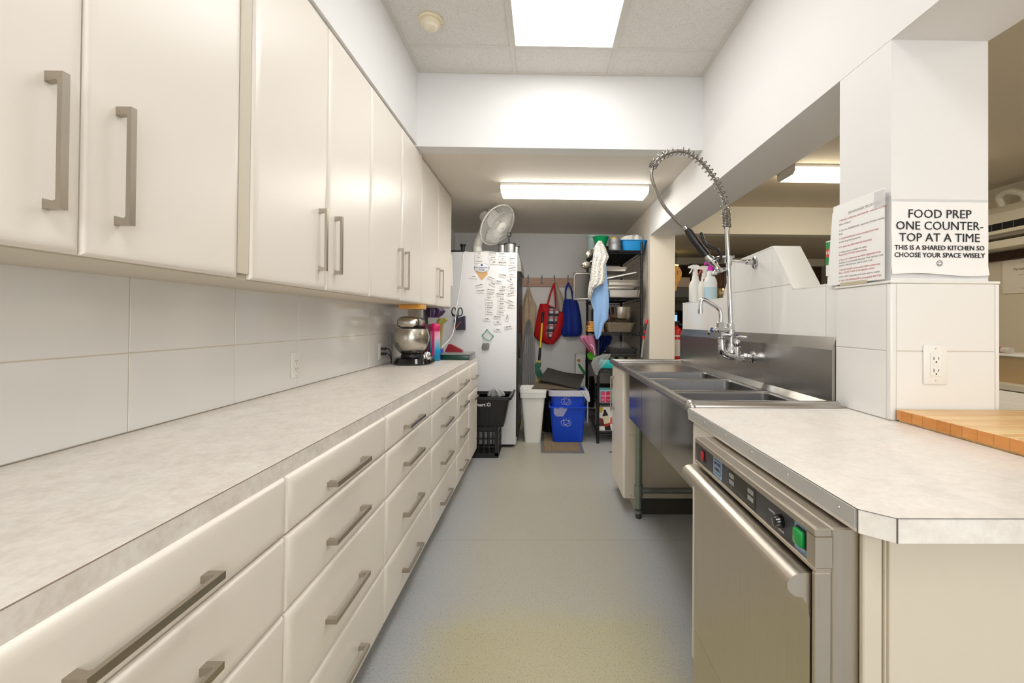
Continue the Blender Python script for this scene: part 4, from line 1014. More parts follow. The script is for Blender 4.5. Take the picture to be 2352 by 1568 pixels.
# floor grate
t = thing('floor_grate', 'brown grid mat in a grey metal frame under the blue bins', 'floor grate', (0.17, 4.45, 0))
x0, x1, y0, y1 = -0.018, 0.385, 4.155, 4.86
fr = MB().box(x0, x1, y0, y0+0.03, 0.0003, MATZ-0.001).box(x0, x1, y1-0.03, y1, 0.0003, MATZ-0.001).box(x0, x0+0.03, y0+0.03, y1-0.03, 0.0003, MATZ-0.001).box(x1-0.03, x1, y0+0.03, y1-0.03, 0.0003, MATZ-0.001)
part('frame', fr, M('grey frame metal', (150, 150, 150), 0.4, 0.6), t, False)
part('backing', MB().box(x0+0.03, x1-0.03, y0+0.03, y1-0.03, 0.0003, 0.003), M('dusty backing', (34, 28, 22), 0.9), t, False)
gr = MB(); n_ = 26
for i in range(1, n_): gr.box(x0+0.03+(x1-x0-0.06)*i/n_-0.002, x0+0.03+(x1-x0-0.06)*i/n_+0.002, y0+0.03, y1-0.03, 0.003, MATZ-0.002)
n_ = 46
for i in range(1, n_): gr.box(x0+0.03, x1-0.03, y0+0.03+(y1-y0-0.06)*i/n_-0.002, y0+0.03+(y1-y0-0.06)*i/n_+0.002, 0.003, MATZ-0.0015)
part('grid', gr, M('brown rubber', (150, 130, 104), 0.8, var=0.2, scale=30), t, False, kind='stuff')
# dark mats laid over the bins
def sheet(corners, thick, sag, n=10, wav=0.0):
    P = [Vector(c) for c in corners]; top, bot = [], []
    nrm = (P[1]-P[0]).cross(P[3]-P[0]).normalized()
    rings = []
    for j in range(n+1):
        v_ = j/n; row = []
        for i in range(n+1):
            u_ = i/n
            p = (P[0]*(1-u_)+P[1]*u_)*(1-v_)+(P[3]*(1-u_)+P[2]*u_)*v_
            p = p+Vector((0, 0, -sag*math.sin(math.pi*u_)*v_+wav*math.sin(u_*5+v_*2)))
            row.append(p)
        rings.append(row+[q-nrm*thick for q in row[::-1]])
    return MB().rings(rings)
felt = M('charcoal rubber mat', (52, 49, 46), 0.85, var=0.12, scale=40, bump=0.2)
solo('rubber_mat', sheet([(-0.048, 4.56, 0.628), (0.36, 4.50, 0.552), (0.455, 4.90, 0.648), (0.050, 4.92, 0.712)], 0.008, 0.012, wav=0.004), felt, 'curved charcoal rubber mat lying on top of the bins', 'mat')
solo('rubber_mat', sheet([(-0.118, 4.50, 0.548), (0.345, 4.49, 0.541), (0.352, 4.56, 0.556), (-0.052, 4.62, 0.608)], 0.006, -0.012, wav=0.003), M('brown rubber mat', (92, 80, 66), 0.85, var=0.12, scale=40), 'brown underside mat sticking out below the charcoal mat', 'mat')
# long handled broom
t = thing('broom', 'yellow and black long handle with green grip behind the bins', 'broom', (-0.075, 5.3, 0))
pA, pB = Vector((-0.010, 5.34, 1.335)), Vector((-0.100, 5.16, 0.05))
at = lambda s: pA+(pB-pA)*s
yel_p = M('yellow pole', (232, 196, 20), 0.35)
part('pole', MB().cyl(at(0.10), at(0.985), 0.0125), yel_p, t, label='yellow pole')
part('grip', MB().cyl(at(0.0), at(0.105), 0.0150), black_plastic, t, label='black end grip')
part('grip', MB().cyl(at(0.33), at(0.445), 0.0150), black_plastic, t, label='black middle grip')
part('hanger_clip', MB().prism([(-0.04, -0.02), (-0.045, 0.06), (-0.02, 0.085), (0.03, 0.085), (0.032, 0.05), (0.012, 0.02), (0.05, -0.05), (0.075, -0.085), (0.04, -0.10), (-0.02, -0.07)], at(0.53)+Vector((0.0, -0.05, 0)), X, Z, Y, 0.09), M('dark green plastic', (16, 92, 72), 0.4), t, label='dark green hand grip')
part('broom_head', MB().box(-0.22, 0.02, 5.08, 5.24, 0.001, 0.08, 0.01), yel_p, t)
# tall white box with vegetable print
t = thing('print_box', 'tall white carton with green vegetable print by the rack', 'box', (0.47, 5.72, 0))
part('carton', MB().box(0.405, 0.525, 5.60, 5.85, 0.0005, 0.812, 0.002, 1), paper, t, False)
part('vegetable_print', MB().prism([(0.0, 0.0), (0.03, -0.01), (0.095, -0.10), (0.10, -0.135), (0.075, -0.13), (0.02, -0.05)], (0.425, 5.5993, 0.73-0.03), X, Z, Y, 0.0005), ink_green, t, False)
part('sun_print', MB().lathe([(0.022, 0), (0.022, 0.0006)], (0.44, 5.5995, 0.735), 16, (0, -1, 0)), ink_orange, t, False)
part('lettering', MB().text('LEGUME', FACE_CAM(0.465, 5.5993, 0.553), 0.022, 0.0002), ink_black, t, False)
solo('floor_pad', MB().prism([(0, 0), (0.13, -0.03), (0.30, -0.03), (0.30, 0.04), (0.06, 0.04)], (0.62, 4.20, 0.0004), X, Y, Z, 0.006), felt, 'dark rubber pad on the floor beside the sink cabinet', 'mat')

# crates beside the cabinet end
t = thing('milk_crate', 'black open grid crate on the floor beside the cabinet', 'crate', (-0.50, 4.12, 0))
cx0, cx1, cy0, cy1, ch = -0.70, -0.395, 4.01, 4.30, 0.272
part('floor_panel', MB().box(cx0, cx1, cy0, cy1, 0.0005, 0.016), black_plastic, t, False)
part('top_rail', MB().box(cx0, cx1, cy0, cy0+0.014, ch-0.03, ch).box(cx0, cx1, cy1-0.014, cy1, ch-0.03, ch).box(cx0, cx0+0.014, cy0+0.014, cy1-0.014, ch-0.03, ch).box(cx1-0.014, cx1, cy0+0.014, cy1-0.014, ch-0.03, ch), black_plastic, t, False)
for q in ((cx0, cy0), (cx1-0.035, cy0), (cx0, cy1-0.035), (cx1-0.035, cy1-0.035)):
    part('corner_post', MB().box(q[0], q[0]+0.035, q[1], q[1]+0.035, 0.016, ch-0.03, 0.002, 1), black_plastic, t)
for nm_, (yy0, yy1) in (('front', (cy0, cy0+0.012)), ('back', (cy1-0.012, cy1))):
    mb = MB().box(cx0, cx1, yy0, yy1, 0.016, 0.045)
    for i in range(1, 5): mb.box(cx0+0.035+i*0.047-0.004, cx0+0.035+i*0.047+0.004, yy0, yy1, 0.045, ch-0.03)
    for z_ in (0.10, 0.17): mb.box(cx0+0.035, cx1-0.035, yy0+0.001, yy1-0.001, z_-0.005, z_+0.005)
    part('side_grid', mb, black_plastic, t, False, kind='stuff')
mb = MB()
for xe in (cx0, cx1-0.012):
    for i in range(1, 4): mb.box(xe, xe+0.012, cy0+0.035+i*0.055-0.004, cy0+0.035+i*0.055+0.004, 0.016, ch-0.03)
    for z_ in (0.10, 0.17): mb.box(xe+0.001, xe+0.011, cy0+0.035, cy1-0.035, z_-0.005, z_+0.005)
part('side_grid', mb, black_plastic, t, False, kind='stuff')
t = thing('shopping_basket', 'black shopping basket with white lettering on the crate', 'basket', (-0.50, 4.16, ch))
bz0, bz1 = ch+0.001, 0.545
part('body', tub(MB(), -0.78, -0.300, 3.995, 4.33, bz0, bz1, 0.055, 0.03, 0.03, 0.006), black_plastic, t)
part('rim', tub(MB(), -0.80, -0.283, 3.982, 4.338, bz1-0.025, bz1, 0.0, 0.0, 0.03, 0.016, floor_z=0.0), black_plastic, t)
for k in range(9):
    xx = -0.70+0.042*k
    part('rib', MB().box(xx-0.004, xx+0.004, 4.005, 4.03, bz0+0.02, bz0+0.15), black_plastic, t, False)
part('carry_handle', MB().tube([(-0.292, 4.00, bz1-0.012), (-0.272, 4.02, bz1+0.012), (-0.272, 4.10, bz1+0.024), (-0.272, 4.24, bz1+0.024), (-0.274, 4.32, bz1+0.008)], 0.010, 8), black_plastic, t)
ty = 3.9905
part('lettering', MB().text('Walmart', FACE_CAM(-0.512, ty, bz1-0.068), 0.042, 0.0004, 'RIGHT', bold=0.0008), ink_white, t, False)
sk = MB()
for k in range(6):
    a = math.radians(60*k+30); c0 = Vector((-0.482, ty, bz1-0.066))
    sk.cyl(c0+Vector((math.cos(a)*0.008, 0, math.sin(a)*0.008)), c0+Vector((math.cos(a)*0.019, 0, math.sin(a)*0.019)), 0.0032, 0.0042, 8)
part('spark_emblem', sk, ink_white, t, kind='stuff')
solo('clear_bag', MB().cloth([(0.585, -0.47, -0.43), (0.57, -0.50, -0.39), (0.54, -0.525, -0.36), (0.46, -0.53, -0.35), (0.42, -0.50, -0.38)], 4.24, 0.06, 0.02, 3, 18), M('crinkled clear film', (206, 206, 206), 0.2, alpha=0.6, var=0.2, scale=30, bump=0.8), 'crinkled clear plastic bag inside the shopping basket', 'bag')
# ================================================================== wire rack and its load
RX0, RX1, RY0, RY1 = 0.552, 0.985, 4.512, 5.70
LEV = [1.945, 1.470, 1.118, 0.745, 0.400, 0.118]
t = thing('wire_rack', 'tall black wire shelving rack against the alcove side wall', 'shelf', (0.77, 5.1, 0))
for px_, py_ in ((RX0, RY0), (RX1, RY0), (RX0, RY1), (RX1, RY1)):
    pf = [(0.0145, 0.0)]
    z_ = 0.02
    while z_ < 2.02:
        pf += [(0.0145, z_), (0.0125, z_+0.002), (0.0125, z_+0.006), (0.0145, z_+0.008)]; z_ += 0.0508
    pf += [(0.0145, 2.03), (0.010, 2.035)]
    part('post', MB().lathe(pf, (px_, py_, 0.0005), 12), black_wire, t)
for z_ in LEV:
    mb = MB()
    for dz in (0.0, -0.028):
        for a, c in (((RX0, RY0), (RX1, RY0)), ((RX1, RY0), (RX1, RY1)), ((RX1, RY1), (RX0, RY1)), ((RX0, RY1), (RX0, RY0))):
            mb.cyl((a[0], a[1], z_-0.004+dz), (c[0], c[1], z_-0.004+dz), 0.004, seg=6)
    n_ = 10
    for k in range(n_):
        a, c = RX0+(RX1-RX0)*k/n_, RX0+(RX1-RX0)*(k+1)/n_
        for yy_ in (RY0, RY1):
            mb.cyl((a, yy_, z_-0.030), ((a+c)/2, yy_, z_-0.005), 0.0025, seg=5).cyl(((a+c)/2, yy_, z_-0.005), (c, yy_, z_-0.030), 0.0025, seg=5)
    n_ = 26
    for k in range(n_):
        a, c = RY0+(RY1-RY0)*k/n_, RY0+(RY1-RY0)*(k+1)/n_
        mb.cyl((RX0, a, z_-0.030), (RX0, (a+c)/2, z_-0.005), 0.0025, seg=5).cyl((RX0, (a+c)/2, z_-0.005), (RX0, c, z_-0.030), 0.0025, seg=5)
    for k in range(1, 46):
        yy_ = RY0+(RY1-RY0)*k/46; mb.cyl((RX0, yy_, z_-0.0025), (RX1, yy_, z_-0.0025), 0.0022, seg=5)
    for xx in (RX0+0.14, RX0+0.29): mb.cyl((xx, RY0, z_-0.007), (xx, RY1, z_-0.007), 0.003, seg=6)
    for px_, py_ in ((RX0, RY0), (RX1, RY0), (RX0, RY1), (RX1, RY1)): mb.cyl((px_, py_, z_-0.036), (px_, py_, z_+0.002), 0.020, 0.0185, 12)
    part('shelf', mb, black_wire, t, kind='stuff')
def zs(i): return LEV[i]+0.0006
def open_pan(mb, x0, x1, y0, y1, z0, z1, tap=0.02, rad=0.03, wall=0.003): return tub(mb, x0, x1, y0, y1, z0, z1, tap, tap, rad, wall, rim=0.004, floor_z=0.004)
# top shelf
solo('pale_bucket', MB().lathe([(0.068, 0), (0.083, 0.225), (0.090, 0.229), (0.090, 0.250), (0.080, 0.254), (0.002, 0.255)], (0.560, 5.10, zs(0)), 26), M('frosted teal plastic', (168, 190, 190), 0.35, var=0.03), 'pale frosted bucket on the rack behind the green bowl', 'bucket')
solo('frying_pan', MB().lathe([(0.07, 0), (0.095, 0.035), (0.098, 0.038), (0.093, 0.037), (0.068, 0.004), (0.002, 0.004)], (0.598, 4.665, zs(0)), 26, sx=0.6) , MATS['spun steel'], 'steel pan under the green bowl on the top shelf', 'pan')
solo('cooking_pot', MB().lathe([(0.07, 0), (0.08, 0.085), (0.078, 0.087), (0.067, 0.006), (0.002, 0.004)], (0.635, 4.855, zs(0)), 24), black_plastic, 'dark pot below the green bowl on the top shelf', 'pot')
solo('green_bowl', MB().lathe([(0.048, 0), (0.052, 0.006), (0.086, 0.098), (0.092, 0.104), (0.090, 0.108), (0.084, 0.102), (0.050, 0.010), (0.002, 0.008)], (0.612, 4.86, zs(0)+0.0875), 30), M('green plastic', (10, 160, 96), 0.35), 'bright green plastic bowl on top of the rack', 'bowl')
t = thing('tin_can', 'ribbed galvanised tin on the top shelf', 'tin', (0.72, 4.62, zs(0)))
part('can', MB().lathe([(0.062, 0), (0.064, 0.012), (0.061, 0.018), (0.064, 0.04), (0.061, 0.046), (0.064, 0.075), (0.061, 0.08), (0.064, 0.11), (0.064, 0.122), (0.060, 0.122), (0.058, 0.008), (0.002, 0.006)], (0.722, 4.60, zs(0)), 26), M('dull tin', (136, 138, 140), 0.5, 0.7, var=0.2, scale=40), t)
solo('yellow_jar', MB().lathe([(0.030, 0), (0.031, 0.13), (0.032, 0.135), (0.032, 0.165), (0.030, 0.168), (0.002, 0.168)], (0.735, 4.735, zs(0)), 20), M('mustard lid', (214, 180, 60), 0.4), 'yellow lidded jar behind the ribbed tin', 'jar')
t = thing('blue_basin', 'bright blue plastic basin on the top shelf', 'basin', (0.9, 4.7, zs(0)))
part('basin', tub(MB(), 0.795, 1.040, 4.56, 4.90, zs(0)+0.004, zs(0)+0.116, 0.02, 0.02, 0.03, rim=0.008, floor_z=0.005), M('azure plastic', (16, 138, 208), 0.35), t)
solo('plastic_bag', MB().cloth([(2.135, 0.93, 0.98), (2.125, 0.83, 1.03), (2.10, 0.795, 1.046), (2.065, 0.80, 1.04), (2.0, 0.83, 1.0)], 4.74, 0.08, 0.012, 3, 22), M('crumpled white film', (226, 222, 216), 0.5, var=0.05, bump=0.5), 'crumpled white plastic bag heaped in the blue basin', 'bag')
# hanging ladles at the left end of the rack
def ladle(label, cup, hook, tilt):
    t = thing('ladle', label, 'ladle', cup)
    cup = Vector(cup)
    part('cup', MB().lathe([(0.008, -0.036), (0.034, -0.026), (0.048, 0.0), (0.050, 0.004), (0.046, 0.001), (0.032, -0.022), (0.004, -0.032)], cup, 22, tilt), MATS['spun steel'], t)
    part('handle', MB().tube(spline([cup+Vector((0.03, 0, 0.02)), cup*0.5+Vector(hook)*0.5+Vector((0, -0.01, 0.01)), Vector(hook)], 6), 0.005, 8), chrome, t)
ladle('steel ladle hanging at the upper left end of the rack', (0.455, 4.49, 1.905), (0.545, 4.494, 1.985), (-0.6, -0.5, 0.5))
ladle('lower steel ladle hanging beside the towel', (0.420, 4.50, 1.79), (0.535, 4.496, 1.85), (-0.3, -0.6, 0.7))
solo('strainer', MB().lathe([(0.010, -0.045), (0.040, -0.030), (0.058, 0.0), (0.060, 0.004), (0.056, 0.002), (0.036, -0.026), (0.004, -0.040)], (0.50, 4.57, 1.85), 22, (-0.5, -0.8, 0.3)), black_plastic, 'dark round strainer hanging behind the towels', 'strainer')
# second shelf: pans
z_ = zs(1)
pans = [(0.64, 0.985, 4.545, 5.05, 0.0, 0.075, 'deep steel hotel pan at the bottom of the pan stack'),
        (0.63, 0.945, 4.56, 5.05, 0.0775, 0.108, 'shallow steel pan second from the bottom of the pan stack'),
        (0.62, 0.99, 4.54, 5.02, 0.110, 0.128, 'steel tray third from the bottom of the pan stack'),
        (0.63, 0.965, 4.55, 5.04, 0.130, 0.176, 'steel pan under the tilted lid in the pan stack')]
for x0, x1, y0, y1, a, c, lab in pans:
    solo('steel_pan', open_pan(MB(), x0, x1, y0, y1, z_+a, z_+c, 0.012, 0.03), steel_pan, lab, 'pan', 'steel pans on the second rack shelf')
solo('steel_pan', sheet([(0.60, 4.55, z_+0.192), (0.935, 4.54, z_+0.262), (0.935, 4.95, z_+0.262), (0.60, 4.95, z_+0.192)], 0.012, 0.0), steel_pan, 'tilted steel pan lid on top of the pan stack', 'pan', 'steel pans on the second rack shelf')
solo('steel_pan', open_pan(MB(), 0.60, 0.86, 4.60, 5.0, z_+0.275, z_+0.315, 0.012, 0.02), steel_pan, 'topmost small steel pan under the top shelf', 'pan', 'steel pans on the second rack shelf')
t = thing('oven_tray', 'steel tray hanging on edge at the left of the rack', 'tray', (0.40, 4.9, 1.45))
part('tray', tub(MB(), 0.302, 0.500, 4.70, 4.712, 1.445, 1.742, 0.0, 0.0, 0.005, 0.002), steel('dull tray steel', (6, 6, 6), (104, 100, 96), 0.5), t)
part('rim', MB().tube([(0.318, 4.695, 1.46), (0.318, 4.695, 1.70), (0.335, 4.695, 1.725), (0.48, 4.695, 1.725), (0.49, 4.695, 1.71), (0.49, 4.695, 1.475), (0.475, 4.695, 1.46), (0.335, 4.695, 1.455)], 0.006, 8, closed=True), steel_pan, t)
solo('stock_pot', MB().lathe([(0.085, 0), (0.09, 0.008), (0.09, 0.235), (0.096, 0.24), (0.088, 0.24), (0.085, 0.012), (0.002, 0.010)], (0.655, 5.20, z_), 28), MATS['spun steel'], 'tall steel pot at the back of the second shelf', 'pot')
pt = thing('sauce_pan', 'steel saucepan at the left end of the second shelf', 'pan', (0.53, 4.62, z_))
part('pan', MB().lathe([(0.055, 0), (0.062, 0.006), (0.062, 0.13), (0.066, 0.134), (0.060, 0.134), (0.056, 0.01), (0.002, 0.008)], (0.505, 4.76, z_+0.003), 26), MATS['spun steel'], pt)
part('lid', MB().lathe([(0.066, 0), (0.068, 0.006), (0.03, 0.016), (0.008, 0.018), (0.012, 0.034), (0.002, 0.036)], (0.505, 4.76, z_+0.1385), 26), MATS['spun steel'], pt)
# third shelf
z_ = zs(2)
solo('baking_pan', open_pan(MB(), 0.625, 0.925, 4.55, 4.90, z_, z_+0.095, 0.025, 0.03), M('worn aluminium', (172, 160, 144), 0.42, 0.85, var=0.15, scale=20), 'worn metal baking pan on the third shelf', 'pan')
solo('mixing_bowl', MB().lathe([(0.06, 0), (0.088, 0.018), (0.106, 0.06), (0.113, 0.12), (0.116, 0.160), (0.119, 0.163), (0.112, 0.16), (0.102, 0.062), (0.06, 0.006), (0.002, 0.005)], (0.805, 4.70, z_+0.0965), 32), steel_bowl, 'shiny steel mixing bowl standing on the baking pan', 'bowl')
solo('mixing_bowl', MB().lathe([(0.07, 0), (0.10, 0.02), (0.120, 0.08), (0.125, 0.19), (0.120, 0.188), (0.096, 0.03), (0.002, 0.006)], (0.845, 5.06, z_), 32), MATS['spun steel'], 'dull steel bowl behind the shiny mixing bowl', 'bowl')
for k in range(5):
    w_ = 0.0 if k < 3 else 0.018
    solo('wooden_block', MB().box(0.452+w_+0.004*(k % 2), 0.62-w_, 4.60+0.003*k, 4.86, z_+0.0215*k+(0.002 if k else 0), z_+0.0215*(k+1), 0.003, 1), orange_wood, '%s wooden slat from the bottom of the little stack' % ['lowest', 'second', 'third', 'fourth', 'topmost'][k], 'wood block', 'wooden slats stacked on the third shelf')
solo('dark_crate', MB().box(0.60, 0.96, 5.22, 5.66, z_, z_+0.26, 0.01), M('grey box board', (70, 70, 74), 0.8), 'dark grey carton at the back of the third shelf', 'box')
# fourth shelf
z_ = zs(3)
solo('teal_box', MB().box(0.568, 0.86, 4.548, 4.86, z_, z_+0.088, 0.012, 3), M('turquoise plastic', (30, 190, 192), 0.35), 'turquoise plastic box on the fourth shelf', 'box')
solo('loaf_pan', open_pan(MB(), 0.66, 0.965, 4.56, 4.84, z_+0.150, z_+0.205, 0.014, 0.02), M('dark grey steel', (74, 74, 76), 0.4, 0.4), 'upper dark roasting pan on the muffin tray', 'pan')
mt = thing('muffin_tray', 'dark muffin tray under the roasting pan on the fourth shelf', 'tray', (0.8, 4.7, z_+0.09))
part('tray', MB().box(0.625, 0.965, 4.545, 4.87, z_+0.137, z_+0.1485, 0.003, 1).box(0.64, 0.95, 4.56, 4.86, z_+0.120, z_+0.137, 0.004, 1), M('dark tray steel', (70, 66, 60), 0.4, 0.5), mt)
for i in range(3):
    for j in range(3):
        part('cup', MB().lathe([(0.030, 0), (0.042, 0.030)], (0.70+0.095*i, 4.60+0.10*j, z_+0.089), 16), M('dull brass cup', (150, 138, 110), 0.35, 0.8), mt)
t = thing('pink_bag', 'dusty pink drawstring bag hanging out of the fourth shelf', 'bag', (0.45, 4.6, 0.86))
part('bag_body', MB().cloth([(1.080, 0.395, 0.50), (1.058, 0.366, 0.52), (1.02, 0.382, 0.53), (0.97, 0.428, 0.535), (0.92, 0.472, 0.54), (0.885, 0.508, 0.54)], 4.60, 0.04, 0.012, 2, 20), M('dusty pink nylon', (180, 108, 138), 0.6, var=0.15, scale=9), t)
part('drawstring', MB().tube(spline([(0.475, 4.55, 0.99), (0.50, 4.545, 0.97), (0.515, 4.55, 0.92), (0.52, 4.55, 0.88)], 5), 0.004, 6), white_plastic, t)
solo('blue_bag', MB().cloth([(1.08, 0.57, 0.75), (1.04, 0.56, 0.77), (0.98, 0.565, 0.75), (0.92, 0.57, 0.70), (0.87, 0.58, 0.66), (0.838, 0.60, 0.64)], 5.02, 0.06, 0.02, 3, 22), M('navy nylon', (14, 40, 120), 0.5, var=0.25, scale=9), 'navy blue bag stuffed at the back of the fourth shelf', 'bag')
solo('clear_pouch', MB().cloth([(0.90, 0.60, 0.68), (0.86, 0.50, 0.66), (0.80, 0.475, 0.62), (0.76, 0.49, 0.58), (0.72, 0.505, 0.55), (0.69, 0.525, 0.548)], 4.488, 0.018, 0.008, 3, 18, 0.002), M('clear vinyl', (214, 216, 218), 0.25, alpha=0.25, var=0.1, scale=20, bump=0.6), 'clear vinyl pouch hanging past the front post', 'bag')
solo('green_scrubber', MB().cloth([(0.905, 0.475, 0.52), (0.88, 0.455, 0.54), (0.845, 0.46, 0.54), (0.825, 0.48, 0.525)], 4.70, 0.05, 0.008, 2, 14), M('lime fabric', (96, 190, 40), 0.7), 'lime green cloth poking out beside the rack', 'cloth')
solo('red_cloth', MB().cloth([(0.955, 0.455, 0.545), (0.93, 0.45, 0.55), (0.905, 0.46, 0.545)], 4.78, 0.05, 0.006, 2, 14), M('dark red fabric', (140, 24, 30), 0.8), 'dark red cloth between pink bag and lime cloth', 'cloth')
solo('lid_dome', MB().lathe([(0.11, 0), (0.105, 0.03), (0.07, 0.06), (0.02, 0.07), (0.002, 0.071)], (0.80, 4.71, z_+0.2065), 28), M('clear lid', (190, 190, 190), 0.15, alpha=0.16), 'clear domed lid resting on the roasting pan', 'lid')
# fifth and sixth shelf
z_ = zs(4)
t = thing('can_pack', 'carton of pink drink cans on the fifth shelf', 'carton', (0.66, 4.65, z_))
part('carton', MB().box(0.566, 0.83, 4.545, 4.72, z_, z_+0.128, 0.002, 1), M('aqua carton', (120, 196, 210), 0.5), t, False)
for k, cc_ in enumerate(((226, 70, 120), (204, 26, 84), (110, 166, 70))):
    cx = 0.607+0.056*k
    c_ = part('can_print', MB().prism([(-0.025, 0.006), (0.025, 0.006), (0.025, 0.10), (0.017, 0.118), (-0.017, 0.118), (-0.025, 0.10)], (cx, 4.5446, z_), X, Z, Y, 0.0004), M('can print %d' % k, cc_, 0.5), t, False)
    part('lettering', MB().text('bubly', FACE_CAM(cx, 4.5440, z_+0.072), 0.022, 0.0002), ink_white, c_, False)
    part('smile_print', MB().tube([(cx+0.013*math.sin(a), 4.5440, z_+0.04-0.013*math.cos(a)) for a in [(-1.3+0.26*i) for i in range(11)]], 0.0018, 5), ink_white, c_)
for k in range(3):
    solo('black_tray', tub(MB(), 0.575, 0.965, 4.75, 5.20, z_+0.036*k, z_+0.034+0.036*k, 0.012, 0.012, 0.02, 0.004, rim=0.004), M('black tray plastic', (38, 38, 40), 0.3), '%s black plastic tray behind the pink can carton' % ['bottom', 'middle', 'top'][k], 'tray', 'black trays on the fifth shelf')
solo('black_garbage_bag', MB().cloth([(0.66, 0.475, 0.525), (0.60, 0.465, 0.535), (0.50, 0.465, 0.535), (0.42, 0.465, 0.535), (0.34, 0.47, 0.53)], 4.66, 0.05, 0.02, 3, 24), M('glossy black film', (16, 16, 18), 0.18, var=0.2, bump=1.0, scale=24), 'glossy black bin bag squeezed beside the rack', 'bag')
z_ = zs(5)
t = thing('wine_carton', 'wine carton printed with a bottle on the lowest shelf', 'carton', (0.68, 4.7, z_))
part('carton', MB().box(0.566, 0.84, 4.545, 4.85, z_, z_+0.245, 0.002, 1), paper, t, False)
fy = 4.5446
def pr_(name, poly, mat, d=0.0004): part(name, MB().prism(poly, (0.566, fy-(d-0.0004), z_), X, Z, Y, d), mat, t, False)
pr_('earth_print', [(0.0, 0.045), (0.10, 0.045), (0.10, 0.11), (0.0, 0.13)], M('brown print', (84, 52, 42), 0.6))
pr_('grape_print', [(0.0, 0.07), (0.018, 0.08), (0.018, 0.115), (0.006, 0.13), (0.0, 0.13)], M('berry print', (170, 40, 60), 0.6), 0.0006)
pr_('poppy_print', [(0.11, 0.07), (0.165, 0.06), (0.17, 0.12), (0.14, 0.14), (0.115, 0.13)], M('coral print', (226, 110, 90), 0.6), 0.0006)
pr_('leaf_print', [(0.0, 0.19), (0.03, 0.18), (0.045, 0.235), (0.01, 0.24)], M('straw print', (212, 188, 70), 0.6), 0.0006)
pr_('bottle_print', [(0.065, 0.005), (0.125, 0.005), (0.092, 0.165), (0.083, 0.178), (0.066, 0.215), (0.048, 0.212), (0.048, 0.178), (0.036, 0.158)], M('wine glass print', (38, 24, 26), 0.4), 0.0008)
pr_('label_print', [(0.055, 0.065), (0.110, 0.082), (0.093, 0.155), (0.036, 0.145)], M('cream label print', (228, 218, 192), 0.6), 0.0010)
pr_('label_band', [(0.062, 0.040), (0.118, 0.052), (0.110, 0.082), (0.055, 0.065)], M('red label print', (188, 44, 40), 0.6), 0.0010)
part('lettering', MB().text('SAUV', FACE_CAM(0.566+0.14, fy-0.0006, z_+0.205), 0.022, 0.0002), ink_black, t, False)

# towels over the rack corner
m, nt, b = nodes('leaf patterned towel')
tc = nt.nodes.new('ShaderNodeTexCoord'); mp = nt.nodes.new('ShaderNodeMapping'); mp.inputs['Scale'].default_value = (70, 30, 46); mp.inputs['Rotation'].default_value = (0, 0.5, 0)
nt.links.new(tc.outputs['Object'], mp.inputs[0])
vo = nt.nodes.new('ShaderNodeTexVoronoi'); vo.feature = 'DISTANCE_TO_EDGE'; vo.inputs['Scale'].default_value = 1.0
nt.links.new(mp.outputs[0], vo.inputs['Vector'])
rp = ramp(nt, [(0.03, (150, 148, 148)), (0.11, (234, 231, 225))]); nt.links.new(vo.outputs['Distance'], rp.inputs[0])
nt.links.new(rp.outputs[0], b.inputs['Base Color']); b.inputs['Roughness'].default_value = 0.95
pat_towel = m
solo('leaf_towel', MB().cloth([(2.022, 0.533, 0.570), (1.995, 0.512, 0.588), (1.959, 0.495, 0.609), (1.868, 0.484, 0.644), (1.84, 0.480, 0.632), (1.786, 0.472, 0.609), (1.67, 0.460, 0.607), (1.604, 0.4475, 0.594), (1.575, 0.442, 0.545), (1.55, 0.437, 0.500), (1.49, 0.434, 0.478), (1.438, 0.440, 0.464)], 4.456, 0.036, 0.012, 3, 28, 0.004), pat_towel, 'white towel with grey leaf pattern draped over the rack corner', 'towel')
solo('blue_towel', MB().cloth([(1.99, 0.555, 0.590), (1.92, 0.545, 0.605), (1.835, 0.530, 0.620), (1.67, 0.500, 0.629), (1.56, 0.477, 0.643), (1.42, 0.468, 0.652), (1.34, 0.498, 0.648), (1.25, 0.497, 0.646), (1.207, 0.500, 0.609), (1.15, 0.505, 0.592), (1.09, 0.510, 0.576), (1.047, 0.524, 0.545)], 4.487, 0.012, 0.007, 2, 28, 0.003), M('sky blue terry', (140, 178, 226), 0.95, var=0.06, scale=60, bump=0.4), 'sky blue towel hanging under the patterned towel', 'towel')

# grabber tool leaning in the corner
t = thing('grabber_tool', 'grey and red reaching tool leaning by the rack post', 'grabber', (0.98, 4.45, 0))
part('shaft', MB().tube([(0.975, 4.455, 0.86), (0.986, 4.455, 0.97), (0.996, 4.455, 1.07)], 0.011, 10), M('brushed aluminium tube', (190, 190, 192), 0.3, 0.8), t)
part('jaw_body', MB().tube([(0.972, 4.455, 0.0), (0.968, 4.455, 0.50), (0.972, 4.455, 0.87)], [0.013, 0.014, 0.016], 12), M('charcoal plastic', (56, 58, 58), 0.5), t)
part('grip', MB().tube(spline([(0.994, 4.455, 1.06), (0.998, 4.455, 1.12), (1.010, 4.455, 1.18), (1.026, 4.455, 1.225)], 5), [0.014]*5+[0.016]*6+[0.014]*5, 10), MATS['charcoal plastic'], t)
rd = M('red plastic', (208, 34, 32), 0.35)
part('tip', MB().tube([(1.018, 4.455, 1.205), (1.026, 4.455, 1.225), (1.034, 4.455, 1.250)], [0.016, 0.016, 0.009], 10), rd, t, label='red tip')
part('collar', MB().cyl((0.993, 4.455, 1.055), (0.998, 4.455, 1.082), 0.0165), rd, t, label='red collar')
part('trigger', MB().cyl((1.003, 4.44, 1.115), (1.008, 4.44, 1.135), 0.013), rd, t, label='red trigger')

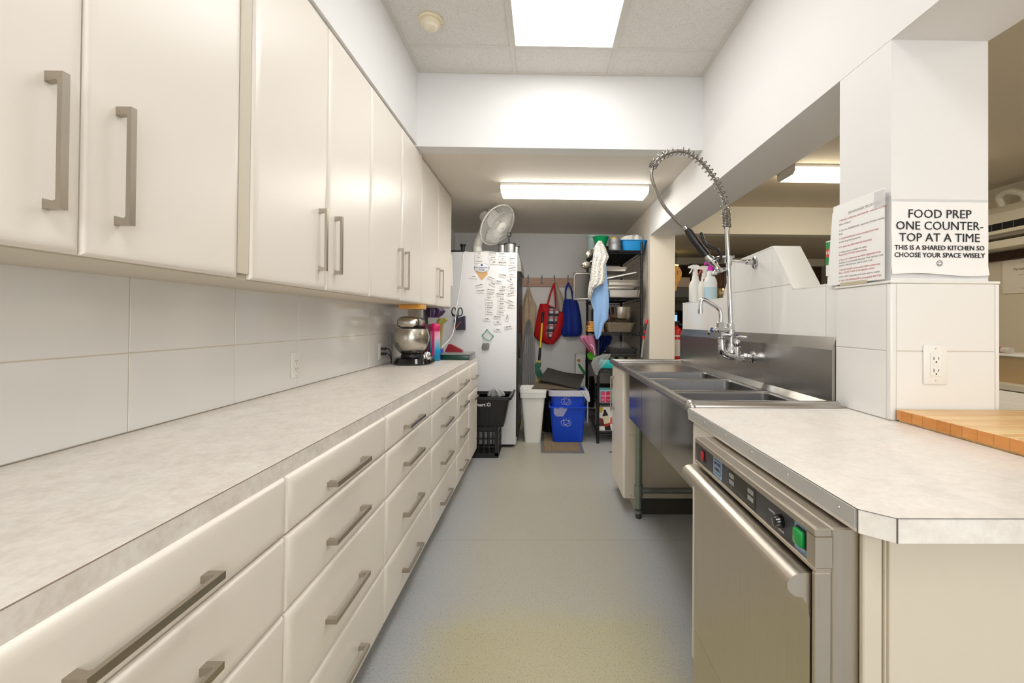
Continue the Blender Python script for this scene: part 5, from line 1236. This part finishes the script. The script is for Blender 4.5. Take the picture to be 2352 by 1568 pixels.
# ================================================================== things on the left worktop
CT = 0.9003
t = thing('stand_mixer', 'black and steel stand mixer on the left worktop', 'mixer', (-0.965, 3.35, CT))
part('base', MB().lathe([(0.150, 0), (0.152, 0.012), (0.138, 0.045), (0.120, 0.054), (0.01, 0.056)], (-0.960, 3.36, CT+0.0003), 36, sx=0.92, sy=1.25, super_=0.8), black_gloss, t)
part('bowl_seat', MB().lathe([(0.078, 0.052), (0.072, 0.075), (0.062, 0.078)], (-0.965, 3.30, CT), 28), black_plastic, t)
part('bowl', MB().lathe([(0.066, 0.076), (0.085, 0.088), (0.112, 0.125), (0.126, 0.165), (0.129, 0.200), (0.122, 0.235), (0.114, 0.256), (0.116, 0.260), (0.111, 0.259), (0.120, 0.20), (0.10, 0.12), (0.05, 0.082), (0.002, 0.08)], (-0.968, 3.30, CT), 40), steel_bowl, t)
part('column', MB().tube(spline([(-0.985, 3.47, CT+0.04), (-0.99, 3.485, CT+0.14), (-0.985, 3.48, CT+0.24), (-0.98, 3.45, CT+0.30)], 5), 0.05, 18), black_gloss, t)
hdm = part('motor_head', MB().lathe([(0.030, -0.012), (0.062, 0.0), (0.075, 0.02), (0.078, 0.10), (0.075, 0.20), (0.055, 0.27), (0.01, 0.285)], (-0.972, 3.20, CT+0.304), 30, (0, 1, 0), 1.0, 0.56, super_=0.75), MATS['spun steel'], t)
hdm.data.transform(Matrix.Identity(4))
part('head_band', MB().lathe([(0.077, 0), (0.080, 0.003), (0.080, 0.012), (0.077, 0.015)], (-0.972, 3.228, CT+0.304), 30, (0, 1, 0), 1.0, 0.56, super_=0.75), black_gloss, hdm)
part('speed_knob', MB().lathe([(0.030, 0), (0.030, 0.01), (0.022, 0.016), (0.024, 0.03), (0.012, 0.038)], (-0.852, 3.28, CT+0.062), 18, (0.72, -0.68, 0.1)), chrome, t)
part('beater', MB().cyl((-0.968, 3.30, CT+0.19), (-0.968, 3.30, CT+0.275), 0.008), chrome, t)
# water bottle with graduated colour
m, nt, b = nodes('pink to blue tritan')
tc = nt.nodes.new('ShaderNodeTexCoord'); sepn = nt.nodes.new('ShaderNodeSeparateXYZ'); nt.links.new(tc.outputs['Object'], sepn.inputs[0])
mr = nt.nodes.new('ShaderNodeMapRange'); mr.inputs['From Min'].default_value = 0.0; mr.inputs['From Max'].default_value = 0.235; nt.links.new(sepn.outputs['Z'], mr.inputs['Value'])
rp = ramp(nt, [(0.0, (0, 120, 166)), (0.35, (10, 150, 196)), (0.62, (140, 180, 206)), (0.80, (226, 170, 192)), (1.0, (224, 140, 176))])
nt.links.new(mr.outputs[0], rp.inputs[0]); nt.links.new(rp.outputs[0], b.inputs['Base Color']); b.inputs['Roughness'].default_value = 0.25
pink = M('hot pink plastic', (216, 40, 110), 0.35)
bxx, byy = -0.868, 3.60
t = thing('water_bottle', 'pink and blue water bottle beside the mixer', 'bottle', (bxx, byy, CT+0.0003))
part('flask', MB().lathe([(0.038, 0), (0.042, 0.006), (0.042, 0.10), (0.040, 0.225), (0.036, 0.236)], (bxx, byy, CT+0.0003), 26), m, t)
part('lid', MB().lathe([(0.040, 0.236), (0.041, 0.25), (0.038, 0.252), (0.041, 0.256), (0.041, 0.278), (0.034, 0.284), (0.030, 0.296), (0.01, 0.298)], (bxx, byy, CT), 24), pink, t)
part('strap', MB().box(bxx-0.012, bxx+0.006, byy-0.0465, byy-0.0425, CT+0.045, CT+0.238, 0.002, 1), pink, t)
# green tray box, red wedge, blue box
t = thing('flat_case', 'dark green flat case with a clear grey lid on the worktop', 'case', (-0.70, 3.75, CT))
part('tray', MB().box(-0.832, -0.606, 3.66, 3.87, CT+0.0003, CT+0.040, 0.005), M('bottle green plastic', (10, 62, 48), 0.2), t)
part('lid', MB().box(-0.836, -0.590, 3.655, 3.875, CT+0.0405, CT+0.056, 0.005), M('smoky clear plastic', (150, 152, 148), 0.2, alpha=0.75), t)
part('end_cap', MB().box(-0.6055, -0.586, 3.66, 3.87, CT+0.0003, CT+0.0402, 0.003, 1), MATS['smoky clear plastic'], t)
solo('red_wedge', MB().prism([(0, 0), (0.150, 0), (0.148, 0.012), (0.135, 0.022), (0.045, 0.066), (0.03, 0.064)], (-0.835, 3.80, CT+0.0565), X, Z, Y, 0.05), M('crimson plastic', (150, 16, 34), 0.35, var=0.1), 'crimson wedge shaped cover lying on the green case', 'cover')
solo('blue_box', MB().box(-0.895, -0.842, 3.70, 3.80, CT+0.0003, CT+0.085, 0.004), M('cobalt plastic', (40, 84, 200), 0.35), 'small cobalt blue box behind the water bottle', 'box')
solo('wood_rail', MB().box(-1.02, -0.862, 3.16, 3.30, 1.300, 1.3325, 0.002, 1), orange_wood, 'varnished pine block fixed under the upper cabinets', 'wood block')
solo('yellow_pack', MB().cloth([(1.240, -0.87, -0.80), (1.224, -0.885, -0.795), (1.19, -0.89, -0.83), (1.10, -0.90, -0.84), (CT+0.0005, -0.90, -0.85)], 3.73, 0.012, 0.004, 2, 14), M('olive yellow film', (156, 154, 76), 0.4), 'olive yellow packet standing behind the water bottle', 'packet')
solo('purple_bag', MB().cloth([(1.325, -0.985, -0.845), (1.30, -0.99, -0.815), (1.27, -0.985, -0.835), (1.245, -0.965, -0.87)], 3.74, 0.04, 0.010, 2, 18), M('purple film', (66, 38, 80), 0.3, var=0.3, scale=12), 'dark purple bag hanging under the last cabinet', 'bag')
solo('spice_rack_packet', MB().cloth([(1.19, -1.09, -0.90), (1.15, -1.10, -0.88), (1.05, -1.10, -0.88), (0.95, -1.09, -0.89), (CT+0.0005, -1.08, -0.90)], 3.78, 0.03, 0.012, 3, 20), M('maroon packet film', (112, 60, 72), 0.35, var=0.4, scale=14), 'maroon food packets standing behind the mixer', 'packet')

def outlet(label, Mx, loc, rocker=True):
    """duplex receptacle in local x (right) / y (up) / z (out)"""
    t = thing('wall_outlet', label, 'outlet', loc)
    L = lambda mb: mb.xform(Matrix.Translation(-Vector(loc)) @ Mx)
    part('cover_plate', L(MB().box(-0.036, 0.036, -0.059, 0.059, 0.0002, 0.005, 0.003, 2)), white_plastic, t, local=True)
    d_ = part('receptacle', L(MB().box(-0.0165, 0.0165, -0.034, 0.034, 0.0051, 0.0072, 0.001, 1)), white_plastic, t, local=True)
    for yv in (0.018, -0.018):
        part('slot', L(MB().box(-0.0085, -0.0065, yv-0.004, yv+0.005, 0.0072, 0.0076)), dark_hole, d_, False, local=True)
        part('slot', L(MB().box(0.0065, 0.0082, yv-0.003, yv+0.004, 0.0072, 0.0076)), dark_hole, d_, False, local=True)
        part('slot', L(MB().lathe([(0.0024, 0), (0.0024, 0.0004)], (0.0, yv-0.010, 0.0072), 10)), dark_hole, d_, False, local=True)
    part('test_button', L(MB().box(-0.008, 0.008, -0.005, 0.005, 0.0072, 0.0085, 0.0005, 1)), white_plastic, d_, local=True)
    for yv in (0.048, -0.048):
        part('screw', L(MB().lathe([(0.0028, 0), (0.0022, 0.001)], (0, yv, 0.005), 10)), M('almond screw', (206, 202, 194), 0.4), t, local=True)
    return t
outlet('white outlet on the tiled pillar front', frame((1.1765, 1.3337, 1.100), (1, 0, 0), (0, 0, 1)), (1.1765, 1.3337, 1.04))
outlet('white outlet on the left backsplash midway along the worktop', frame((LW+0.0112, 2.112, 1.008), (0, 1, 0), (0, 0, 1)), (LW+0.0112, 2.112, 0.95))
outlet('white outlet with black plugs beside the mixer', frame((LW+0.0112, 3.20, 1.000), (0, 1, 0), (0, 0, 1)), (LW+0.0112, 3.20, 0.94))
for zz, lab in ((1.018, 'upper black plug in the outlet by the mixer'), (0.982, 'lower black plug in the outlet by the mixer')):
    t = thing('power_plug', lab, 'plug', (LW+0.02, 3.20, zz))
    part('plug_body', MB().box(LW+0.0195, LW+0.052, 3.188, 3.212, zz-0.010, zz+0.010, 0.004), black_plastic, t)
    part('cord', MB().tube(spline([(LW+0.050, 3.20, zz), (LW+0.075, 3.20, zz-0.004), (LW+0.085, 3.21, zz-0.04), (LW+0.080, 3.23, CT+0.006 if zz < 1 else CT+0.007)], 5), 0.0035, 6), black_plastic, t)
# taped notes on the end of the last cabinet
t = thing('taped_notes', 'paper notes taped to the end of the last upper cabinet', 'paper', (CF, 4.19, 1.55))
part('note', MB().box(-0.90, CF+0.0, 4.1815, 4.1825, 1.58, 1.83), paper, t, False)
part('note', MB().box(-0.885, CF+0.006, 4.183, 4.184, 1.545, 1.70), paper, t, False)
part('note', MB().box(-0.872, CF+0.004, 4.1845, 4.185, 1.79, 1.83), M('green paper', (96, 176, 110), 0.6), t, False)

# ================================================================== spray bottles and clutter on the knee wall
KZ = 1.3686
def spray(label, x, y, mat, head, trig, h=0.20, group='spray bottles on the low tiled wall', flip=1, liquid=None):
    t = thing('spray_bottle', label, 'spray bottle', (x, y, KZ), group)
    s = h/0.20
    part('bottle', MB().lathe([(0.040, 0), (0.043, 0.005), (0.043, 0.115*s), (0.038, 0.135*s), (0.024, 0.16*s), (0.021, 0.185*s), (0.016, 0.20*s)], (x, y, KZ), 26, sx=1.0, sy=0.75, super_=0.8), mat, t)
    if liquid: part('liquid', MB().lathe([(0.0408, 0.001), (0.0436, 0.006), (0.0436, 0.088)], (x, y, KZ), 26, sx=1.0, sy=0.752, super_=0.8), liquid, t, label='pale blue liquid level')
    z0 = KZ+h
    part('collar', MB().lathe([(0.0185, -0.006), (0.0185, 0.014), (0.013, 0.018)], (x, y, z0), 18), head, t)
    part('spray_head', MB().prism([(-0.050, 0.044), (-0.048, 0.056), (-0.02, 0.066), (0.012, 0.066), (0.034, 0.052), (0.042, 0.034), (0.026, 0.038), (0.012, 0.038), (0.012, 0.012), (-0.012, 0.012), (-0.012, 0.036), (-0.04, 0.042)], (x, y-0.011, z0), X*flip, Z, Y, 0.022), head, t)
    part('trigger', MB().tube([(x-0.022*flip, y, z0+0.042), (x-0.030*flip, y, z0+0.022), (x-0.043*flip, y, z0+0.004)], [0.006, 0.005, 0.004], 8), trig, t)
milky = M('milky plastic', (232, 232, 226), 0.35, var=0.02)
spray('white spray bottle at the far end of the low wall', 1.085, 3.20, milky, white_plastic, white_plastic)
spray('white spray bottle with red trigger, half hidden behind', 1.130, 3.14, milky, white_plastic, rd, 0.185, flip=1)
spray('spray bottle with magenta head and pale blue liquid', 1.112, 2.98, M('frosted clear plastic', (224, 230, 232), 0.3), M('magenta plastic', (206, 16, 176), 0.3), MATS['magenta plastic'], 0.205, flip=-1, liquid=M('pale blue liquid', (184, 210, 226), 0.3))
solo('orange_tag', MB().box(1.104, 1.122, 3.09, 3.095, 1.505, 1.523), M('orange red tag', (226, 60, 36), 0.5), 'small orange red tag on the hidden spray bottle neck', 'tag')
t = thing('marker_tray', 'dark markers lying on the low wall beside the pillar', 'marker', (1.11, 1.70, KZ))
for k in range(2): part('marker', MB().cyl((1.07+0.03*k, 1.66+0.06*k, KZ+0.009), (1.14+0.01*k, 1.76+0.05*k, KZ+0.009), 0.008), black_plastic, t)

# ================================================================== signs on the pillar
t = thing('food_prep_sign', 'white paper sign reading FOOD PREP ONE COUNTERTOP AT A TIME', 'sign', (1.20, 1.347, 1.366))
def crinkle(x0, x1, z0, z1, y_, n=16, amp=0.0015, curl=0.004):
    rings = []
    for j in range(n+1):
        v_ = j/n; row = []
        for i in range(n+1):
            u_ = i/n
            d = amp*abs(math.sin(7*u_+3*v_))*math.sin(5*v_+u_*2)**2+curl*max(0, 1-v_*9)
            row.append(Vector((x0+(x1-x0)*u_, y_-d, z0+(z1-z0)*v_+(0.004*math.sin(6*u_) if j == 0 else 0))))
        rings.append(row+[q+Vector((0, 0.0004, 0)) for q in row[::-1]])
    return MB().rings(rings)
part('sheet', crinkle(1.056, 1.3545, 1.372, 1.594, 1.3470), paper, t)
sx_ = 1.203
def line(s, z_, size, bold=0.0): return MB().text(s, FACE_CAM(sx_, 1.3447, z_), size, 0.0003, bold=bold)
for s, z_, size, bo in (('FOOD PREP', 1.5555, 0.0375, 0.0), ('ONE COUNTER-', 1.5195, 0.0365, 0.0), ('TOP AT A TIME', 1.4835, 0.0365, 0.0), ('THIS IS A SHARED KITCHEN SO', 1.4530, 0.0198, 0.0002), ('CHOOSE YOUR SPACE WISELY', 1.4305, 0.0203, 0.0002)):
    part('lettering', line(s, z_, size, bo), ink_black, t, False)
sm = MB().tube([(sx_+0.0085*math.cos(a/20*2*math.pi), 1.3449, 1.4065+0.0085*math.sin(a/20*2*math.pi)) for a in range(20)], 0.0006, 5, closed=True)
sm.tube([(sx_+0.0052*math.sin(a), 1.3449, 1.4065-0.0052*math.cos(a)) for a in [(-1.3+0.26*i) for i in range(11)]], 0.0006, 5)
for q in (-0.003, 0.003): sm.tube([(sx_+q+0.0016*math.cos(a), 1.3449, 1.4085+0.0016*math.sin(a)) for a in [0.52*i for i in range(7)]], 0.0005, 4)
part('smiley', sm, ink_black, t, kind='stuff')
part('plastic_sleeve', MB().box(1.0545, 1.3555, 1.3472, 1.3478, 1.362, 1.602), M('clear sleeve', (244, 244, 244), 0.15, alpha=0.35), t, False)

t = thing('instruction_sheet', 'laminated dishwasher instruction sheet on the pillar side', 'sign', (RW-0.012, 1.48, 1.36))
IX = RW-0.0125
def sheet_x(xo, ya, yb, za, zb, mat, name, lean=0.0): part(name, MB().prism([(ya, za), (yb, za), (yb+lean, zb), (ya, zb)], (xo, 0, 0), Y, Z, X, 0.0008), mat, t, False)
sheet_x(IX, 1.356, 1.628, 1.358, 1.640, paper, 'sheet', -0.030)
lines = [('DISHWASHER PROTOCOL - TOP 5', 1.600, ink_grey, 0.0125, 0.10), ('1. PREHEAT & RINSE the DISHWASHER - make sure it is filling', 1.582, ink_red, 0.0085, 0.02), ('before starting up', 1.569, ink_grey, 0.0085, 0.02),
         ('2. Check the TEMPERATURE - should be 170 before washing', 1.547, ink_grey, 0.0085, 0.02), ('dishes', 1.535, ink_grey, 0.0085, 0.02), ('3. SCRAPE DISHES and remove remaining food scraps', 1.518, ink_red, 0.0085, 0.02),
         ('by hand, using the spraying hose', 1.507, ink_grey, 0.0085, 0.02), ('4. Put dishes face SPRAY BEFORE WASHING', 1.489, ink_red, 0.0085, 0.02), ('5. Cutlery racks are available for cutlery', 1.471, ink_grey, 0.0085, 0.02),
         ('Please SOAK CUTLERY before loading', 1.461, ink_red, 0.0085, 0.02), ('6. Place rack in dishwasher and PRESS GREEN BUTTON', 1.444, ink_red, 0.0085, 0.02), ('chemicals are automatically dispensed. Wash and rinse cycle', 1.434, ink_grey, 0.0085, 0.02),
         ('continue. Wait until cycle ends for about 2 min', 1.424, ink_grey, 0.0085, 0.02), ('7. AIR DRY DISHES on the counter before putting away.', 1.408, ink_red, 0.0085, 0.02), ('Place a CLEAN TOWEL on the opposite counter', 1.398, ink_red, 0.0085, 0.02),
         ('8. PUT AWAY clean dishes and return racks to counter', 1.384, ink_grey, 0.0085, 0.02), ('9. TURN OFF DISHWASHER by pressing RED BUTTON', 1.371, ink_red, 0.0085, 0.02)]
for s, z_, mt_, size, ind in lines:
    part('lettering', MB().text(s, FACE_LEFT(IX-0.0004, 1.580-ind*0.6, z_), size, 0.0001, 'LEFT'), mt_, t, False)
part('tape', MB().box(IX-0.0006, IX-0.0003, 1.352, 1.400, 1.585, 1.635), MATS['clear sleeve'], t, False)
part('lower_tape', MB().box(IX-0.0006, IX-0.0003, 1.43, 1.56, 1.352, 1.364), M('yellowed tape', (226, 214, 186), 0.4, alpha=0.6), t, False)
t = thing('paper_sleeve', 'second punched paper sleeve hanging behind the instruction sheet', 'paper', (RW, 1.63, 1.36))
part('sleeve', MB().prism([(1.60, 1.365), (1.660, 1.365), (1.630, 1.625), (1.60, 1.63)], (RW+0.004, 0, 0), Y, Z, X, 0.0012), paper, t, False)
for yy_, z_ in ((1.652, 1.395), (1.640, 1.50), (1.627, 1.60)): part('punch_hole', MB().lathe([(0.003, 0), (0.003, 0.0004)], (RW+0.0038, yy_-0.004, z_), 10, (-1, 0, 0)), dark_hole, t, False)
t = thing('label_binder', 'red and green striped label card edge behind the paper sleeve', 'card', (RW+0.02, 1.68, 1.40))
part('card', MB().box(RW+0.010, RW+0.014, 1.60, 1.676, 1.40, 1.53), paper, t, False)
for za, zb, mm in ((1.500, 1.526, ink_green), (1.470, 1.4995, M('label red', (200, 70, 40), 0.5)), (1.440, 1.4695, ink_green)):
    part('stripe', MB().box(RW+0.0092, RW+0.0099, 1.61, 1.676, za, zb), mm, t, False)
part('lettering', MB().text('RE', FACE_LEFT(RW+0.0088, 1.664, 1.485), 0.018, 0.0001), ink_white, t, False)

# ================================================================== the far room
t = thing('fire_extinguisher', 'red fire extinguisher hanging behind the white post', 'fire extinguisher', (1.372, 4.60, 0.84))
ex_, ey_ = 1.372, 4.62
part('cylinder', MB().lathe([(0.05, 0), (0.055, 0.01), (0.055, 0.285), (0.045, 0.315), (0.022, 0.335), (0.02, 0.345)], (ex_, ey_, 0.84), 26), M('extinguisher red', (206, 22, 20), 0.3), t)
part('label_band', MB().lathe([(0.0555, 0), (0.0557, 0.002), (0.0557, 0.168), (0.0555, 0.17)], (ex_, ey_, 0.875), 26, cap0=False, cap1=False), M('extinguisher label', (206, 200, 190), 0.6, var=0.25, scale=60), t)
part('white_band', MB().lathe([(0.0555, 0), (0.0557, 0.001), (0.0557, 0.012), (0.0555, 0.013)], (ex_, ey_, 1.075), 26, cap0=False, cap1=False), white_plastic, t)
part('valve', MB().lathe([(0.02, 0), (0.02, 0.03), (0.012, 0.035)], (ex_, ey_, 1.18), 16).box(ex_-0.03, ex_+0.035, ey_-0.01, ey_+0.01, 1.215, 1.235, 0.004), black_plastic, t)
part('hose', MB().tube(spline([(ex_+0.02, ey_, 1.20), (ex_+0.062, ey_, 1.19), (ex_+0.068, ey_, 1.10), (ex_+0.066, ey_, 1.0)], 5), 0.008, 8), black_plastic, t)
part('bracket', MB().box(1.3055, 1.320, 4.60, 4.64, 0.95, 1.05), black_plastic, t, False)
t = thing('wooden_paddle', 'orange varnished wooden paddle hanging behind the post', 'paddle', (1.38, 4.72, 1.55))
po = []
for a in range(13):
    th = math.radians(-30+a*20); po.append((0.075*math.cos(th), 0.09*math.sin(th)))
po += [(-0.032, -0.11), (-0.018, -0.17), (0.0, -0.185), (0.02, -0.175), (0.026, -0.12)]
part('blade', MB().prism(po, (1.382, 4.72, 1.735), X, Z, Y, 0.014), orange_wood, t)
for q in ((0.03, 0.02), (0.025, 0.0)): part('hole', MB().lathe([(0.006, 0), (0.006, 0.0006)], (1.382+q[0], 4.7198, 1.735+q[1]), 10, (0, -1, 0)), dark_hole, t, False)
part('hanging_peg', MB().box(1.3055, 1.325, 4.735, 4.75, 1.72, 1.735), dark_hole, t, False)
# dark cupboards, shelf band and screen at the back
t = thing('back_cupboard', 'dark brown wooden cupboard at the back of the far room', 'cupboard', (2.5, 6.3, 0))
part('body', MB().box(1.99, 3.3, 6.05, 6.48, 0, 2.02, 0.004, 1), dark_wood, t, False)
for k in range(3):
    d = part('door', MB().panel((2.0+0.43*k, 6.049, 0.9), X, Z, -Y, 0.42, 1.08, [(0, 0), (0, 0.012), (0.05, 0.016), (0.06, 0.008)]), wood('chestnut', (74, 46, 24), (94, 60, 32), (112, 74, 40), 3, 0.45, (8, 8, 1)) if 'chestnut' not in MATS else MATS['chestnut'], t)
    part('knob', MB().lathe([(0.012, 0), (0.012, 0.02), (0.002, 0.024)], (2.04+0.43*k, 6.033, 1.35), 12, (0, -1, 0)), M('brass', (190, 156, 90), 0.3, 0.9), d)
solo('notice_card', MB().box(2.075, 2.21, 6.012, 6.018, 1.585, 1.675), M('kraft card', (190, 170, 148), 0.7), 'small beige notice card on the dark cupboard door', 'card')
t = thing('brass_urn', 'ornate brass ribbed urn on the far counter', 'urn', (1.975, 5.0, 1.40))
part('urn_body', MB().lathe([(0.035, 0), (0.040, 0.01), (0.022, 0.03), (0.05, 0.07), (0.072, 0.12), (0.078, 0.16), (0.066, 0.20), (0.03, 0.225), (0.004, 0.23)], (1.985, 5.0, 1.402), 28), M('aged brass', (176, 160, 126), 0.25, 0.95, var=0.3, scale=30), t)
for k in range(14):
    th = 2*math.pi*k/14
    part('rib', MB().tube([(1.985+r_*math.cos(th), 5.0+r_*math.sin(th), 1.402+h_) for r_, h_ in ((0.053, 0.07), (0.0745, 0.12), (0.0805, 0.16), (0.068, 0.20))], 0.004, 5), MATS['brass'], t)
t = thing('far_counter', 'dark counter stand carrying the brass urn', 'counter', (1.98, 5.0, 0))
part('top', MB().box(1.75, 2.35, 4.90, 5.30, 1.36, 1.40, 0.003, 1), dark_wood, t, False)
part('base', MB().box(1.80, 2.30, 4.95, 5.25, 0, 1.36), dark_wood, t, False)
t = thing('drinks_fridge', 'black display fridge with a lit screen in the far room', 'fridge', (1.72, 6.2, 0))
part('cabinet', MB().box(1.45, 1.97, 6.0, 6.46, 0, 1.555, 0.006, 1), black_gloss, t)
part('lit_screen', MB().box(1.60, 1.79, 5.993, 5.999, 0.78, 1.36), EM('lit blue screen', (150, 200, 240), 1.1), t, False)
for z_ in (1.20, 1.34): part('screen_bar', MB().box(1.60, 1.79, 5.990, 5.9925, z_-0.02, z_+0.02), M('navy screen bar', (40, 60, 96), 0.4), t, False)
solo('grey_appliance', MB().box(1.45, 1.97, 6.02, 6.45, 1.5556, 1.70, 0.004, 1), M('slate appliance', (92, 94, 92), 0.5), 'slate grey appliance on top of the black fridge', 'appliance')
solo('pale_carton', MB().box(1.40, 1.97, 6.02, 6.45, 1.7006, 1.83, 0.004, 1), M('pale carton board', (190, 172, 150), 0.7), 'pale brown carton above the grey appliance', 'box')
t = thing('pendant_lamp', 'small warm glowing lamp in the dark far room', 'lamp', (1.76, 6.1, 1.98))
part('bulb', MB().lathe([(0.004, -0.012), (0.03, -0.010), (0.042, 0), (0.03, 0.006), (0.004, 0.008)], (1.755, 5.95, 1.985), 16), EM('warm bulb', (255, 226, 120), 4.0), t)
part('stem', MB().cyl((1.755, 5.95, 1.993), (1.755, 5.95, 2.16), 0.004), black_plastic, t)

# right hand wall of the far room
t = thing('wall_air_conditioner', 'white wall air conditioner with its louver hanging open', 'air conditioner', (3.95, 3.5, 1.87))
ac = M('aged white plastic', (214, 206, 186), 0.45)
part('casing', MB().prism([(4.058, 1.97), (3.90, 1.97), (3.86, 2.02), (3.86, 2.17), (3.92, 2.24), (4.058, 2.24)], (0, 3.0, 0), X, Z, Y, 1.15), ac, t, False)
part('outlet_recess', MB().box(3.857, 3.8595, 3.04, 4.11, 2.025, 2.085), dark_hole, t, False)
for k in range(12): part('vane', MB().box(3.853, 3.8565, 3.08+0.09*k, 3.085+0.09*k, 2.027, 2.083), M('grey vane', (96, 100, 104), 0.5), t, False)
part('louver', MB().box(3.80, 3.856, 3.02, 4.13, 1.985, 2.015, 0.004, 1), ac, t)
part('drip_shelf', MB().box(3.84, 4.055, 3.0, 4.15, 1.87, 1.935, 0.004, 1), ac, t)
part('remote_hook', MB().tube(spline([(3.93, 3.78, 2.24), (3.90, 3.78, 2.32), (3.90, 3.70, 2.345), (3.93, 3.62, 2.30), (3.94, 3.60, 2.24)], 6), 0.028, 10), ac, t)
part('label_plate', MB().box(3.8565, 3.8595, 3.84, 4.02, 2.115, 2.165), M('cream label', (226, 216, 180), 0.5), t, False)
part('lettering', MB().text('LONGBAY', FACE_LEFT(3.8563, 3.93, 2.122), 0.020, 0.0002).text('HBE', FACE_LEFT(3.8563, 3.92, 2.145), 0.03, 0.0002, bold=0.001), ink_black, t, False)
struct('trim_3', MB().box(4.035, 4.06, NEAR, 4.70, 1.79, 1.865), dark_wood, 'dark wooden rail under the air conditioner')
t = thing('permit_notice', 'framed permit notice pinned on the far right wall', 'notice', (4.05, 3.6, 1.49))
part('sheet', MB().box(4.050, 4.0585, 3.45, 3.90, 1.495, 1.785, 0.001, 1), M('cream notice paper', (226, 218, 200), 0.6), t, False)
for s, z_, size in (('Fraser Health', 1.755, 0.022), ('Permit To Operate', 1.70, 0.032), ('Food Service Establishment', 1.65, 0.016), ('Kitchen', 1.62, 0.016), ('Permit Holder', 1.58, 0.014), ('Medical Health Officer', 1.535, 0.014)):
    part('lettering', MB().text(s, FACE_LEFT(4.0495, 3.68, z_), size, 0.0002), ink_grey if size < 0.03 else ink_black, t, False)
part('seal', MB().lathe([(0.02, 0), (0.02, 0.0006)], (4.0498, 3.53, 1.575), 16, (-1, 0, 0)), ink_green, t, False)
t = thing('side_counter', 'white shelf counter along the far right wall', 'counter', (3.75, 3.2, 0))
part('top', MB().box(3.42, 4.055, 1.6, 4.1, 0.74, 0.785, 0.003, 1), ac, t, False)
part('panel', MB().box(3.50, 4.055, 1.65, 4.05, 0, 0.74), M('khaki panel', (120, 112, 84), 0.7), t, False)
t = thing('storage_tub', 'tan plastic storage tub with white lid on the side counter', 'tub', (3.7, 3.3, 0.786))
part('tub', tub(MB(), 3.50, 3.90, 3.00, 3.50, 0.7856, 0.985, 0.03, 0.03, 0.03), M('tan tub plastic', (188, 162, 122), 0.5), t)
part('lid', MB().box(3.485, 3.915, 2.985, 3.515, 0.9855, 1.005, 0.005), white_plastic, t)
solo('blue_scoop', MB().prism([(0, 0), (0.16, 0), (0.15, 0.05), (0.05, 0.06), (0.02, 0.04)], (3.56, 3.04, 1.0056), X, Z, Y, 0.16), M('scoop blue', (16, 96, 190), 0.35), 'blue plastic scoop lying on the tub lid', 'scoop')
t = thing('small_jar', 'small jar with red cap on the tub lid', 'jar', (3.52, 3.40, 1.0056))
part('jar', MB().cyl((3.53, 3.40, 1.03), (3.53, 3.33, 1.03), 0.022), M('clear jar', (226, 220, 212), 0.2, alpha=0.7), t)
part('cap', MB().cyl((3.53, 3.43, 1.03), (3.53, 3.401, 1.03), 0.023), rd, t, label='red cap')
